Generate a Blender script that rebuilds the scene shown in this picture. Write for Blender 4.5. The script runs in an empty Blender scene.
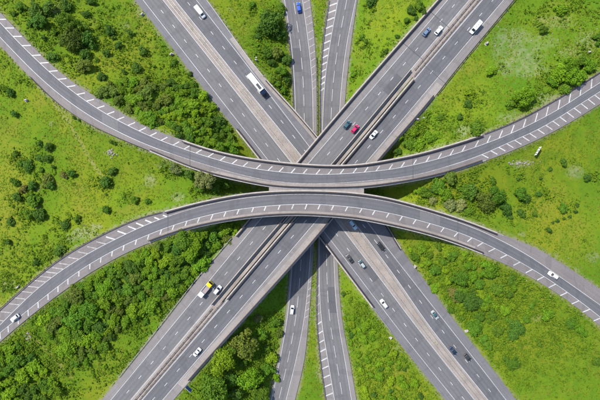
import bpy, bmesh, math, random
import numpy as np
from mathutils import Vector, Matrix

random.seed(7); np.random.seed(7)
scene = bpy.context.scene
COL = scene.collection

# ------------------------------------------------------------------ camera, sky, sun, exposure
CAMZ = 196.0
K = 399.0                       # photo pixels (600 wide) per unit of tan(angle)
cam_d = bpy.data.cameras.new('camera'); cam = bpy.data.objects.new('camera', cam_d); COL.objects.link(cam)
cam.location = (0, 0, CAMZ); cam.rotation_euler = (0, 0, 0)
cam_d.sensor_width = 36.0; cam_d.lens = 36.0 * K / 600.0
cam_d.clip_start = 1.0; cam_d.clip_end = 6000.0
scene.camera = cam

SUN_EL = math.radians(51.0)
SHX, SHY = 0.79, -0.62          # where shadows point on the ground
world = bpy.data.worlds.new('World'); scene.world = world; world.use_nodes = True
wn = world.node_tree; wn.nodes.clear()
w_out = wn.nodes.new('ShaderNodeOutputWorld'); w_bg = wn.nodes.new('ShaderNodeBackground')
w_sky = wn.nodes.new('ShaderNodeTexSky'); w_sky.sky_type = 'NISHITA'; w_sky.sun_disc = False
w_sky.sun_elevation = SUN_EL; w_sky.sun_rotation = math.atan2(-SHX, -SHY)
w_bg.inputs['Strength'].default_value = 0.12
wn.links.new(w_sky.outputs[0], w_bg.inputs['Color']); wn.links.new(w_bg.outputs[0], w_out.inputs['Surface'])
sun_d = bpy.data.lights.new('sun', 'SUN'); sun_d.energy = 3.85; sun_d.angle = math.radians(0.53); sun_d.color = (1.0, 0.955, 0.88)
sun = bpy.data.objects.new('sun', sun_d); COL.objects.link(sun); sun.location = (-100, 80, 180)
hn = math.hypot(SHX, SHY)
sdir = Vector((SHX / hn * math.cos(SUN_EL), SHY / hn * math.cos(SUN_EL), -math.sin(SUN_EL)))
sun.rotation_euler = sdir.to_track_quat('-Z', 'Y').to_euler()
scene.view_settings.view_transform = 'Standard'; scene.view_settings.look = 'None'
scene.view_settings.exposure = 0.68; scene.view_settings.gamma = 1.0; scene.view_settings.use_curve_mapping = False
scene.render.engine = 'CYCLES'
scene.cycles.max_bounces = 6; scene.cycles.diffuse_bounces = 3; scene.cycles.transparent_max_bounces = 4

# ------------------------------------------------------------------ materials
MATS = {}
def new_mat(name):
    m = bpy.data.materials.new(name); m.use_nodes = True
    nt = m.node_tree; nt.nodes.clear(); MATS[name] = m
    out = nt.nodes.new('ShaderNodeOutputMaterial'); b = nt.nodes.new('ShaderNodeBsdfPrincipled')
    nt.links.new(b.outputs[0], out.inputs['Surface'])
    return m, nt, b, out
def N(nt, t, **kw):
    n = nt.nodes.new(t)
    for k, v in kw.items():
        if k.startswith('i_'):
            key = k[2:]; key = int(key) if key.isdigit() else key
            n.inputs[key].default_value = v
        else: setattr(n, k, v)
    return n
def noise(nt, vec, scale, detail=4, rough=0.55):
    n = N(nt, 'ShaderNodeTexNoise'); n.inputs['Scale'].default_value = scale
    n.inputs['Detail'].default_value = detail; n.inputs['Roughness'].default_value = rough
    if vec is not None: nt.links.new(vec, n.inputs['Vector'])
    return n.outputs['Fac']
def ramp(nt, fac, stops):
    r = N(nt, 'ShaderNodeValToRGB'); e = r.color_ramp.elements
    while len(e) < len(stops): e.new(0.5)
    for i, (p, c) in enumerate(stops):
        e[i].position = p; e[i].color = (*c, 1) if len(c) == 3 else c
    nt.links.new(fac, r.inputs[0]); return r.outputs[0]
def mixc(nt, fac, a, b, mode='MIX'):
    n = N(nt, 'ShaderNodeMix', data_type='RGBA', blend_type=mode)
    for key, v in ((0, fac), (6, a), (7, b)):
        if hasattr(v, 'links') or hasattr(v, 'is_linked'): nt.links.new(v, n.inputs[key])
        elif isinstance(v, (int, float)): n.inputs[key].default_value = v
        else: n.inputs[key].default_value = (*v, 1)
    return n.outputs[2]
def math_n(nt, op, a, b=0.5, clamp=False):
    n = N(nt, 'ShaderNodeMath', operation=op); n.use_clamp = clamp
    for i, v in enumerate((a, b)):
        if isinstance(v, (int, float)): n.inputs[i].default_value = v
        else: nt.links.new(v, n.inputs[i])
    return n.outputs[0]
def pos(nt): return N(nt, 'ShaderNodeNewGeometry').outputs['Position']
def bump(nt, b, h, strength, dist):
    n = N(nt, 'ShaderNodeBump'); n.inputs['Strength'].default_value = strength; n.inputs['Distance'].default_value = dist
    nt.links.new(h, n.inputs['Height']); nt.links.new(n.outputs[0], b.inputs['Normal'])

def asphalt(name, dark, light, track=0.0, grit=0.25, blotch=0.5):
    m, nt, b, _ = new_mat(name)
    uv = N(nt, 'ShaderNodeUVMap').outputs[0]; P = pos(nt)
    st = N(nt, 'ShaderNodeMapping'); st.inputs['Scale'].default_value = (1.0, 0.03, 1); nt.links.new(uv, st.inputs[0])
    streak = noise(nt, st.outputs[0], 1.6, 3)
    big = noise(nt, P, 0.06, 4); fine = noise(nt, P, 2.6, 5, 0.75)
    f = math_n(nt, 'ADD', math_n(nt, 'MULTIPLY', streak, 0.6), math_n(nt, 'MULTIPLY', big, blotch))
    c = ramp(nt, f, [(0.30, dark), (0.78, light)])
    g = ramp(nt, fine, [(0.25, (1 - grit,) * 3), (0.8, (1 + grit,) * 3)])
    c = mixc(nt, 1.0, c, g, 'MULTIPLY')
    cr = N(nt, 'ShaderNodeMapping'); cr.inputs['Scale'].default_value = (0.15, 0.4, 1); nt.links.new(uv, cr.inputs[0])
    patch = noise(nt, cr.outputs[0], 0.5, 2)
    c = mixc(nt, ramp(nt, patch, [(0.56, (0,) * 3), (0.60, (0.35,) * 3)]), c, tuple(x * 0.78 for x in dark))
    if track:
        sx = N(nt, 'ShaderNodeSeparateXYZ'); nt.links.new(uv, sx.inputs[0])
        wob = math_n(nt, 'ADD', sx.outputs[0], math_n(nt, 'MULTIPLY', noise(nt, P, 0.05, 2), 0.7))
        cs = math_n(nt, 'SINE', math_n(nt, 'MULTIPLY', wob, 2 * math.pi / 1.87))
        amt = math_n(nt, 'MULTIPLY', math_n(nt, 'ADD', math_n(nt, 'MULTIPLY', cs, 0.5), 0.5), noise(nt, st.outputs[0], 0.6, 3))
        c = mixc(nt, math_n(nt, 'MULTIPLY', amt, track * 4.2, True), c, tuple(x * 0.72 for x in dark))
    sp = noise(nt, cr.outputs[0], 2.3, 5, 0.8)
    c = mixc(nt, ramp(nt, sp, [(0.66, (0,) * 3), (0.74, (0.4,) * 3)]), c, tuple(x * 0.6 for x in dark))
    nt.links.new(c, b.inputs['Base Color']); b.inputs['Roughness'].default_value = 0.85
    bump(nt, b, fine, 0.3, 0.02)
    return m
asphalt('lane_asphalt_blue', (0.092, 0.092, 0.103), (0.134, 0.133, 0.145), track=0.16)
asphalt('lane_asphalt_grey', (0.113, 0.111, 0.117), (0.164, 0.160, 0.166), track=0.16)
asphalt('shoulder_asphalt', (0.156, 0.143, 0.141), (0.228, 0.210, 0.205))
asphalt('shoulder_asphalt_blue', (0.108, 0.105, 0.117), (0.172, 0.166, 0.175))
asphalt('hatched_asphalt', (0.136, 0.122, 0.122), (0.206, 0.185, 0.181))
asphalt('verge_concrete', (0.215, 0.192, 0.180), (0.320, 0.288, 0.270), grit=0.3)
asphalt('dark_patch', (0.078, 0.078, 0.086), (0.104, 0.104, 0.112))
asphalt('pale_patch', (0.118, 0.116, 0.122), (0.160, 0.157, 0.162))

def simple(name, col, rough=0.6, metal=0.0, var=0.15, scale=1.5, spec=0.5, coat=0.0):
    m, nt, b, _ = new_mat(name)
    f = noise(nt, pos(nt), scale, 5, 0.65)
    c = mixc(nt, 1.0, col, ramp(nt, f, [(0.25, (1 - var,) * 3), (0.75, (1 + var * 0.6,) * 3)]), 'MULTIPLY')
    nt.links.new(c, b.inputs['Base Color']); b.inputs['Roughness'].default_value = rough
    b.inputs['Metallic'].default_value = metal; b.inputs['Specular IOR Level'].default_value = spec
    b.inputs['Coat Weight'].default_value = coat
    return m
simple('concrete', (0.39, 0.365, 0.35), 0.9, var=0.3, scale=0.8)
simple('rust_steel', (0.036, 0.027, 0.026), 0.8, var=0.4, scale=0.6)
simple('galvanised', (0.34, 0.34, 0.345), 0.55, 0.3, var=0.25)
simple('joint_rubber', (0.06, 0.06, 0.065), 0.8)
simple('tyre_rubber', (0.02, 0.02, 0.02), 0.9)
simple('alloy', (0.45, 0.45, 0.46), 0.4, 0.7)
simple('glass', (0.012, 0.015, 0.020), 0.08, var=0.0)
simple('lamp_clear', (0.75, 0.76, 0.78), 0.2, var=0.05)
simple('lamp_red', (0.45, 0.02, 0.02), 0.3, var=0.05)
simple('black_plastic', (0.025, 0.025, 0.027), 0.6)
simple('sign_white', (0.78, 0.78, 0.76), 0.5, var=0.08)
simple('sign_blue', (0.015, 0.075, 0.26), 0.45, var=0.1)
simple('sign_black', (0.02, 0.02, 0.02), 0.5)
simple('bark', (0.10, 0.075, 0.055), 0.95, var=0.4, scale=4)
simple('rubble', (0.27, 0.245, 0.225), 0.95, var=0.45, scale=1.5)
PAINTS = {'white': (0.80, 0.81, 0.82), 'silver': (0.50, 0.52, 0.54), 'blue': (0.02, 0.09, 0.48), 'greyblue': (0.13, 0.19, 0.30),
          'teal': (0.035, 0.095, 0.125), 'crimson': (0.50, 0.015, 0.10), 'navy': (0.012, 0.028, 0.065), 'charcoal': (0.035, 0.038, 0.043),
          'paleblue': (0.38, 0.55, 0.68), 'yellow': (0.85, 0.62, 0.01), 'sage': (0.33, 0.38, 0.38), 'bedgrey': (0.30, 0.25, 0.25), 'black': (0.018, 0.02, 0.024)}
for k_, c_ in PAINTS.items(): simple('paint_' + k_, c_, 0.35, 0.0, var=0.05, scale=1.2, coat=0.5)

# worn white paint
m, nt, b, _ = new_mat('road_paint')
f = noise(nt, pos(nt), 1.7, 6, 0.75); f2 = noise(nt, pos(nt), 0.12, 3)
c = mixc(nt, ramp(nt, math_n(nt, 'ADD', f, math_n(nt, 'MULTIPLY', f2, 0.35)), [(0.42, (0,) * 3), (0.72, (1,) * 3)]), (0.25, 0.25, 0.255), (0.50, 0.50, 0.505))
nt.links.new(c, b.inputs['Base Color']); b.inputs['Roughness'].default_value = 0.6
m, nt, b, _ = new_mat('road_paint_faded')
f = noise(nt, pos(nt), 1.2, 6, 0.75)
c = mixc(nt, ramp(nt, f, [(0.38, (0,) * 3), (0.66, (1,) * 3)]), (0.22, 0.20, 0.20), (0.46, 0.44, 0.43))
nt.links.new(c, b.inputs['Base Color']); b.inputs['Roughness'].default_value = 0.7

# gravel of the central reservation
m, nt, b, _ = new_mat('reserve_gravel')
P = pos(nt); f = noise(nt, P, 3.0, 6, 0.8); f2 = noise(nt, P, 0.15, 4)
c = ramp(nt, f2, [(0.3, (0.225, 0.192, 0.172)), (0.7, (0.345, 0.295, 0.265))])
c = mixc(nt, 1.0, c, ramp(nt, f, [(0.25, (0.6,) * 3), (0.75, (1.3,) * 3)]), 'MULTIPLY')
weed = noise(nt, P, 0.5, 4)
c = mixc(nt, ramp(nt, weed, [(0.64, (0,) * 3), (0.72, (0.6,) * 3)]), c, (0.16, 0.17, 0.06))
nt.links.new(c, b.inputs['Base Color']); b.inputs['Roughness'].default_value = 0.95; bump(nt, b, f, 0.6, 0.05)

# grass ground; the colour attribute marks bare pale patches (R), dry yellow (G), trodden verge (B)
m, nt, b, _ = new_mat('grass_ground')
P = pos(nt)
n1 = noise(nt, P, 0.028, 6, 0.62); n2 = noise(nt, P, 0.11, 6, 0.68); n3 = noise(nt, P, 0.7, 5, 0.7); n4 = noise(nt, P, 3.2, 4, 0.8)
c = ramp(nt, n1, [(0.34, (0.066, 0.158, 0.007)), (0.50, (0.118, 0.190, 0.008)), (0.64, (0.172, 0.200, 0.010))])
c = mixc(nt, ramp(nt, n2, [(0.46, (0,) * 3), (0.66, (0.75,) * 3)]), c, (0.064, 0.150, 0.007))
c = mixc(nt, ramp(nt, n3, [(0.50, (0,) * 3), (0.76, (0.35,) * 3)]), c, (0.070, 0.140, 0.010))
dry = noise(nt, P, 0.075, 6, 0.68)
c = mixc(nt, ramp(nt, dry, [(0.54, (0,) * 3), (0.70, (0.65,) * 3)]), c, (0.185, 0.178, 0.024))
c = mixc(nt, 1.0, c, ramp(nt, n4, [(0.2, (0.8,) * 3), (0.8, (1.18,) * 3)]), 'MULTIPLY')
va = N(nt, 'ShaderNodeVertexColor'); va.layer_name = 'patch'
sep = N(nt, 'ShaderNodeSeparateColor'); nt.links.new(va.outputs[0], sep.inputs[0])
brk = noise(nt, P, 0.55, 5, 0.75)
def masked(ch, lo, hi, mx):
    s = math_n(nt, 'MULTIPLY', sep.outputs[ch], math_n(nt, 'ADD', math_n(nt, 'MULTIPLY', math_n(nt, 'SUBTRACT', brk, 0.5), 3.2), 0.85))
    return ramp(nt, s, [(lo, (0,) * 3), (hi, (mx,) * 3)])
c = mixc(nt, masked(1, 0.25, 0.75, 0.75), c, (0.195, 0.200, 0.018))
c = mixc(nt, masked(0, 0.25, 0.95, 0.62), c, mixc(nt, n3, (0.20, 0.21, 0.095), (0.32, 0.30, 0.23)))
c = mixc(nt, masked(2, 0.45, 0.9, 0.8), c, mixc(nt, n3, (0.13, 0.14, 0.05), (0.27, 0.245, 0.175)))
nt.links.new(c, b.inputs['Base Color']); b.inputs['Roughness'].default_value = 0.95; b.inputs['Specular IOR Level'].default_value = 0.15
bump(nt, b, math_n(nt, 'ADD', n3, math_n(nt, 'MULTIPLY', n4, 0.4)), 0.4, 0.3)

# foliage: tint comes from the object colour, each leaf clump varies
m, nt, b, out = new_mat('foliage')
oi = N(nt, 'ShaderNodeObjectInfo'); ge = N(nt, 'ShaderNodeNewGeometry')
rnd = ge.outputs['Random Per Island']
c = mixc(nt, 1.0, oi.outputs['Color'], ramp(nt, rnd, [(0.0, (0.78, 0.82, 0.75)), (0.5, (1, 1, 1)), (1.0, (1.35, 1.25, 1.0))]), 'MULTIPLY')
nt.links.new(c, b.inputs['Base Color']); b.inputs['Roughness'].default_value = 0.75; b.inputs['Specular IOR Level'].default_value = 0.2
tr = N(nt, 'ShaderNodeBsdfTranslucent'); nt.links.new(mixc(nt, 1.0, c, (1.25, 1.15, 0.5), 'MULTIPLY'), tr.inputs[0])
mx = N(nt, 'ShaderNodeMixShader'); mx.inputs[0].default_value = 0.38
nt.links.new(b.outputs[0], mx.inputs[1]); nt.links.new(tr.outputs[0], mx.inputs[2]); nt.links.new(mx.outputs[0], out.inputs['Surface'])
def tuft_mat(name, stops):
    m, nt, b, out = new_mat(name)
    rnd = N(nt, 'ShaderNodeNewGeometry').outputs['Random Per Island']
    nz = noise(nt, pos(nt), 0.12, 4)
    f = math_n(nt, 'ADD', math_n(nt, 'MULTIPLY', rnd, 0.55), math_n(nt, 'MULTIPLY', nz, 0.6))
    c = ramp(nt, f, stops); nt.links.new(c, b.inputs['Base Color']); b.inputs['Roughness'].default_value = 0.85; b.inputs['Specular IOR Level'].default_value = 0.15
    tr = N(nt, 'ShaderNodeBsdfTranslucent'); nt.links.new(c, tr.inputs[0])
    mx = N(nt, 'ShaderNodeMixShader'); mx.inputs[0].default_value = 0.3
    nt.links.new(b.outputs[0], mx.inputs[1]); nt.links.new(tr.outputs[0], mx.inputs[2]); nt.links.new(mx.outputs[0], out.inputs['Surface'])
tuft_mat('grass_tuft', [(0.25, (0.074, 0.162, 0.007)), (0.5, (0.118, 0.192, 0.008)), (0.72, (0.164, 0.202, 0.012)), (0.95, (0.20, 0.20, 0.04))])
tuft_mat('scrub_leaf', [(0.2, (0.066, 0.148, 0.010)), (0.5, (0.108, 0.205, 0.010)), (0.8, (0.160, 0.228, 0.014))])
tuft_mat('pale_weed', [(0.15, (0.18, 0.205, 0.08)), (0.5, (0.26, 0.26, 0.16)), (0.9, (0.36, 0.335, 0.27))])

# ------------------------------------------------------------------ object helpers
def tag(o, label=None, cat=None, group=None, kind=None):
    if label: o['label'] = label
    if cat: o['category'] = cat
    if group: o['group'] = group
    if kind: o['kind'] = kind
    return o
def link(name, me, mat=None, parent=None):
    o = bpy.data.objects.new(name, me); COL.objects.link(o)
    if mat and me is not None and len(me.materials) == 0: me.materials.append(MATS[mat])
    if parent: o.parent = parent
    return o
def pydata(name, v, f, mat=None, parent=None, smooth=False, uv=None):
    me = bpy.data.meshes.new(name); me.from_pydata([tuple(p) for p in v], [], f)
    if uv is not None:
        l = me.uv_layers.new(name='UVMap'); li = np.zeros(len(me.loops), dtype=np.int32); me.loops.foreach_get('vertex_index', li)
        l.data.foreach_set('uv', np.asarray(uv, dtype=np.float32)[li].ravel())
    if smooth: me.polygons.foreach_set('use_smooth', [True] * len(me.polygons))
    return link(name, me, mat, parent)
def empty(name, loc):
    o = bpy.data.objects.new(name, None); COL.objects.link(o); o.location = loc; o.empty_display_size = 0.5
    return o

# ------------------------------------------------------------------ road geometry, measured on the photograph and placed at real heights
def Wd(px, py, z):
    px = np.asarray(px, float); py = np.asarray(py, float); z = np.asarray(z, float)
    f = (CAMZ - z) / K
    return np.stack([(px - 300) * f, (200 - py) * f, z + 0 * px], -1)
def herm(xs, ys, q):
    xs = np.asarray(xs, float); ys = np.asarray(ys, float); q = np.asarray(q, float)
    m = np.gradient(ys, xs) if len(xs) > 2 else np.full(len(xs), (ys[-1] - ys[0]) / (xs[-1] - xs[0]))
    i = np.clip(np.searchsorted(xs, q) - 1, 0, len(xs) - 2)
    h = xs[i + 1] - xs[i]; t = (q - xs[i]) / h
    r = ((2*t**3 - 3*t**2 + 1) * ys[i] + (t**3 - 2*t**2 + t) * h * m[i] + (-2*t**3 + 3*t**2) * ys[i+1] + (t**3 - t**2) * h * m[i+1])
    lo = ys[0] + (q - xs[0]) * (ys[1] - ys[0]) / (xs[1] - xs[0])
    hi = ys[-1] + (q - xs[-1]) * (ys[-1] - ys[-2]) / (xs[-1] - xs[-2])
    return np.where(q < xs[0], lo, np.where(q > xs[-1], hi, r))
class Road:
    def __init__(self, d, s0, s1, prof, lines, smooth=12.0, bridge=None):
        d = np.array(d, float); self.d = d / np.linalg.norm(d); self.n = np.array([-self.d[1], self.d[0]])
        self.grid = np.arange(s0 - 60, s1 + 61, 2.0); self.s0, self.s1 = s0, s1
        self.bridge = bridge
        self.zz = self._sm(np.interp(self.grid, [p[0] for p in prof], [p[1] for p in prof]), 20.0)
        self.tab = {}
        for k, pts in lines.items():
            P = np.array(pts, float) - (300, 200)
            s = P @ self.d; u = P @ self.n; o = np.argsort(s)
            self.tab[k] = self._sm(herm(s[o], u[o], self.grid), smooth)
    def _sm(self, a, sig):
        if sig <= 0: return a
        r = int(3 * sig / 2); kx = np.exp(-0.5 * (np.arange(-r, r + 1) * 2.0 / sig) ** 2); kx /= kx.sum()
        pl = a[0] + (a[0] - a[1]) * np.arange(r, 0, -1); pr = a[-1] + (a[-1] - a[-2]) * np.arange(1, r + 1)
        return np.convolve(np.concatenate([pl, a, pr]), kx, 'valid')
    def z(self, s): return np.interp(s, self.grid, self.zz)
    def u(self, k, s): return np.interp(s, self.grid, self.tab[k])
    def px(self, s, u): 
        s = np.asarray(s, float)[..., None]; u = np.asarray(u, float)[..., None]
        return s * self.d + u * self.n + (300, 200)
    def w(self, s, u, dz=0.0):
        p = self.px(s, u); q = Wd(p[..., 0], p[..., 1], self.z(s)); q[..., 2] += dz; return q
    def line(self, k, s, dz=0.0): return self.w(s, self.u(k, s), dz)
    def su(self, px, py):
        P = np.stack([np.asarray(px, float) - 300, np.asarray(py, float) - 200], -1); return P @ self.d, P @ self.n
    def su_world(self, X, Y):
        z = np.full(np.shape(X), 8.0)
        for _ in range(3):
            f = (CAMZ - z) / K; s, u = self.su(X / f + 300, 200 - Y / f); z = self.z(s)
        return s, u, z, f

def frame_s(d, x, y):
    d = np.array(d, float); d /= np.linalg.norm(d); return float((np.array([x, y]) - (300, 200)) @ d)

R = {}
D_NW = (0.615, 0.789)
nwp = [(-420, 4.5), (-260, 5.3), (-120, 6.5), (120, 6.5), (260, 5.3), (420, 4.5)]
br_nw = (frame_s(D_NW, 262, 88), frame_s(D_NW, 360, 302))
R['lower_nw'] = Road(D_NW, -370, 370, nwp, {                     # south-west carriageway, runs to the upper left
    'pl': [(135.5, 1), (174, 50), (194, 77), (232, 125), (352, 281), (381, 320), (445, 400)],
    'll': [(144, 1), (204, 78), (240.6, 125), (362, 281), (391, 320), (454.9, 400)],
    'lr': [(164.6, 2), (225, 78), (382, 281), (411, 320), (474.5, 400)],
    'pr': [(166.6, 2), (227, 78), (384, 281), (413, 320), (476.5, 400)]}, 30, br_nw)
R['lower_se'] = Road(D_NW, -370, 370, nwp, {                     # north-east carriageway, runs to the lower right
    'pl': [(174.6, 2), (236, 78), (396, 281), (423, 320), (486, 400)],
    'll': [(176.8, 2), (238, 78), (398, 281), (425, 320), (488, 400)],
    'lr': [(198, 2), (258.5, 80), (300.5, 135), (416, 285), (443.5, 320), (480.5, 367), (506, 400)],
    'pr': [(209, 2), (267, 80), (291, 106), (317, 136), (345, 172), (385, 222), (402, 250), (428, 285), (454, 320), (491, 367), (516, 400)]}, 8, br_nw)
D_NE = (-0.65, 0.76)
nep = [(-420, 9.0), (-260, 10.8), (-150, 13.5), (-80, 14.0), (80, 14.0), (150, 13.5), (260, 11.0), (420, 9.0)]
R['upper_ne'] = Road(D_NE, -370, 370, nep, {                     # A: runs to the upper right
    'pr': [(437, 0), (367, 79), (300, 158), (236, 235), (204, 270), (166, 320), (113, 386)],
    'lr': [(447.6, 0), (380.5, 79), (312, 159), (240, 243.5), (177, 320), (120, 389)],
    'll': [(469, 0), (402.5, 79), (336, 159), (264, 241), (198.5, 320), (131, 400)],
    'pl': [(472.5, 0), (406, 79), (339.5, 159), (267, 242), (201.5, 320), (134, 400)]}, 30, (frame_s(D_NE, 375, 75), frame_s(D_NE, 240, 240)))
R['upper_sw'] = Road(D_NE, -370, 370, nep, {                     # B: runs to the lower left
    'pr': [(479.5, 0), (412.5, 79), (345.5, 159), (273, 243), (208, 320), (140, 400)],
    'lr': [(482.5, 0), (415, 79), (348, 159), (276.5, 243), (211, 320), (142.5, 400)],
    'll': [(503.5, 0), (436.5, 79), (369, 159), (299, 241), (231.5, 320), (163.5, 399)],
    'pl': [(513.5, 0), (448.5, 79), (434.5, 97), (382, 158), (316, 239.5), (243.5, 321), (190, 381), (174.5, 399)]}, 10, (frame_s(D_NE, 404, 130), frame_s(D_NE, 212, 352)))
D_NS = (0, 1)
nsp = [(-350, 2.0), (-200, 1.2), (-60, 0.0), (60, 0.0), (200, 1.2), (350, 2.0)]
R['slip_n'] = Road(D_NS, -300, 300, nsp, {                       # W: runs up the picture
    'pr': [(282, 0), (289, 40), (292.4, 79), (293.4, 110), (293.5, 200), (290.5, 260), (285, 320), (278, 360), (269.5, 400)],
    'lr': [(284.5, 0), (290.8, 40), (294.2, 79), (295.4, 110), (295.5, 200), (292.4, 260), (287, 320), (280, 360), (271.5, 400)],
    'll': [(302.4, 0), (308, 40), (312, 79), (313, 120), (313, 200), (310, 260), (304, 320), (296, 360), (286, 400)],
    'pl': [(310, 0), (314.8, 40), (316.4, 79), (316.8, 134), (316, 200), (313, 260), (308.5, 320), (304.5, 360), (295, 400)]}, 10)
R['slip_s'] = Road(D_NS, -300, 300, nsp, {                       # E: runs down the picture
    'pr': [(329, 0), (323, 40), (320.2, 79), (319.8, 134), (318.5, 200), (317, 270), (316.4, 320), (320, 360), (325.5, 400)],
    'lr': [(338, 0), (330.6, 40), (325, 79), (322.4, 130), (320.5, 200), (319.2, 270), (321.4, 320), (327.8, 360), (334.5, 400)],
    'll': [(355.6, 0), (347.4, 40), (342, 79), (338.5, 130), (335, 200), (334, 266), (338, 320), (344.8, 360), (351.5, 400)],
    'pl': [(357.2, 0), (351.5, 40), (346.8, 79), (343, 130), (338.5, 200), (338, 270), (342, 320), (349.5, 360), (356.5, 400)]}, 10)
D_X = (1, 0)
rup = [(-440, 12.5), (-300, 14.5), (-190, 18.5), (-90, 21.3), (90, 21.3), (190, 18.5), (300, 14.5), (440, 12.5)]
R['ramp_upper'] = Road(D_X, -410, 410, rup, {
    'pr': [(0, 12), (20, 33), (40, 54), (66, 77), (96, 97), (120, 112), (150, 128), (180, 139), (210, 149), (240, 156), (270, 160.5), (300, 163.5), (340, 165), (360, 164), (388, 159.5), (420, 153), (450, 144.5), (480, 135), (516, 120.5), (556, 99), (590, 78), (600, 71.5)],
    'lr': [(0, 22.5), (13, 36.6), (32, 55.5), (49, 71.6), (67, 87), (86.4, 101.4), (107, 114.4), (128, 125.6), (150, 136), (173, 145.2), (196, 153.2), (220, 160.5), (243, 166.6), (268, 170.6), (291, 173), (316, 174.4), (340, 174), (364, 172.2), (389, 169.6), (413, 165), (437, 159.2), (462, 151.6), (487, 143), (511, 133.4), (535, 122), (558, 109.6), (580, 95.6), (600, 82.5)],
    'll': [(0, 37), (20, 58), (42, 79.5), (66, 99.5), (90, 116), (120, 132.6), (150, 146), (180, 156.5), (210, 166), (240, 174.4), (260, 179), (280, 182), (300, 183.4), (320, 183.6), (340, 183), (360, 181.4), (400, 177.5), (420, 174), (440, 168.5), (480, 155.4), (510, 142), (538, 129.5), (570, 110.5), (600, 91.5)],
    'pl': [(0, 45.5), (30, 77), (52, 99), (72, 114), (96, 128), (120, 139), (150, 151.5), (168, 159), (190, 168), (210, 174.5), (240, 181.5), (269, 187), (300, 189), (330, 189.2), (360, 188.5), (400, 183.5), (440, 175.5), (480, 163), (500, 155.5), (520, 147.5), (540, 138.5), (570, 122.5), (600, 104)]},
    8, (frame_s(D_X, 190, 0), frame_s(D_X, 446, 0)))
R['ramp_lower'] = Road(D_X, -410, 410, rup, {
    'pr': [(0, 309), (20, 291), (40, 273.5), (60, 258.5), (80, 246), (90, 240.5), (120, 225.6), (140, 217.4), (165, 211), (190, 204), (210, 199.5), (240, 194), (270, 191), (300, 190.2), (330, 190.8), (360, 193), (390, 198), (420, 206), (450, 215), (480, 225.5), (496, 232), (510, 237.6), (536, 248), (560, 262), (580, 275.5), (600, 289)],
    'lr': [(6, 319), (26, 299), (40, 286.5), (60, 271.5), (76, 261), (90, 252.4), (114, 240), (140, 227.4), (165, 217.4), (180, 212.3), (200, 206.6), (240, 198.6), (270, 195.4), (300, 194), (330, 194.8), (360, 197.2), (390, 202), (420, 210), (450, 219.5), (480, 230.5), (500, 240), (530, 256.5), (550, 270), (576, 288), (600, 305)],
    'll': [(6, 328), (22, 315), (38, 302), (58, 286.4), (79, 271), (101, 257.4), (120, 247.2), (149, 234.4), (174, 225), (199.6, 217.4), (226, 211.4), (253.6, 207.4), (280, 205), (307, 204), (333.6, 205.4), (362, 208.4), (389, 213), (416, 219.6), (444, 227.6), (472, 237.6), (495, 248.4), (520, 262), (544, 276.4), (567.4, 292.2), (590, 309), (600, 317)],
    'pl': [(0, 342), (20, 324.6), (40, 308.6), (60, 293.5), (80, 279.5), (100, 267), (120, 256), (154, 241), (180, 232), (210, 224.6), (240, 219.6), (270, 216.4), (300, 215.6), (330, 217), (360, 220), (390, 226), (420, 233), (444, 240), (480, 253.4), (510, 266.5), (540, 282.5), (564, 298), (590, 317.5), (600, 325.5)]},
    8, (frame_s(D_X, 190, 0), frame_s(D_X, 446, 0)))

def ss(road, a=None, b=None, step=5.0):
    a = road.s0 if a is None else a; b = road.s1 if b is None else b
    return np.linspace(a, b, max(2, int(round((b - a) / step)) + 1))
def dist_along(P):
    return np.concatenate([[0], np.cumsum(np.linalg.norm(np.diff(P, axis=0), axis=1))])

def ribbon(name, L, Rr, mat, parent=None, cross=4):
    """thin sheet between two 3-D lines, with metres as UV"""
    n = len(L); v = []; uv = []; al = dist_along((L + Rr) / 2)
    for i in range(n):
        wdt = np.linalg.norm(Rr[i] - L[i])
        for j in range(cross + 1):
            t = j / cross; v.append(L[i] * (1 - t) + Rr[i] * t); uv.append((wdt * t, al[i]))
    c = cross + 1
    f = [(i*c + j, (i+1)*c + j, (i+1)*c + j + 1, i*c + j + 1) for i in range(n - 1) for j in range(cross)]
    me = pydata(name, v, f, mat, parent, uv=uv); fix_up(me.data); return me
def fix_up(me):
    if len(me.polygons) and me.polygons[0].normal.z < 0: me.flip_normals()
def slab(name, L, Rr, thick, mat, parent=None, top=0.0):
    n = len(L); al = dist_along((L + Rr) / 2); v = []; uv = []
    dn = np.array([0, 0, -thick]); tp = np.array([0, 0, top])
    for i in range(n):
        wdt = np.linalg.norm(Rr[i] - L[i])
        for p, t in ((L[i] + tp, 0), (Rr[i] + tp, wdt), (Rr[i] + dn, wdt), (L[i] + dn, 0)): v.append(p); uv.append((t, al[i]))
    f = []
    for i in range(n - 1):
        for j in range(4):
            k = (j + 1) % 4; f.append((i*4 + j, (i+1)*4 + j, (i+1)*4 + k, i*4 + k))
    f += [(3, 2, 1, 0), tuple((n-1)*4 + j for j in range(4))]
    o = pydata(name, v, f, mat, parent, uv=uv)
    bm = bmesh.new(); bm.from_mesh(o.data); bmesh.ops.recalc_face_normals(bm, faces=bm.faces); bm.to_mesh(o.data); bm.free()
    return o
def lateral(P, toward):
    T = np.gradient(P, axis=0); T[:, 2] = 0; T /= np.linalg.norm(T, axis=1)[:, None]
    nrm = np.stack([-T[:, 1], T[:, 0], 0 * T[:, 0]], -1)
    sg = np.sign(np.sum(nrm * (toward - P), axis=1).mean()); return nrm * sg
def offs(P, inner, m, dz=0.0):
    """shift an edge line m metres towards the other edge"""
    q = P + lateral(P, inner) * m; q[:, 2] += dz; return q

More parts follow.
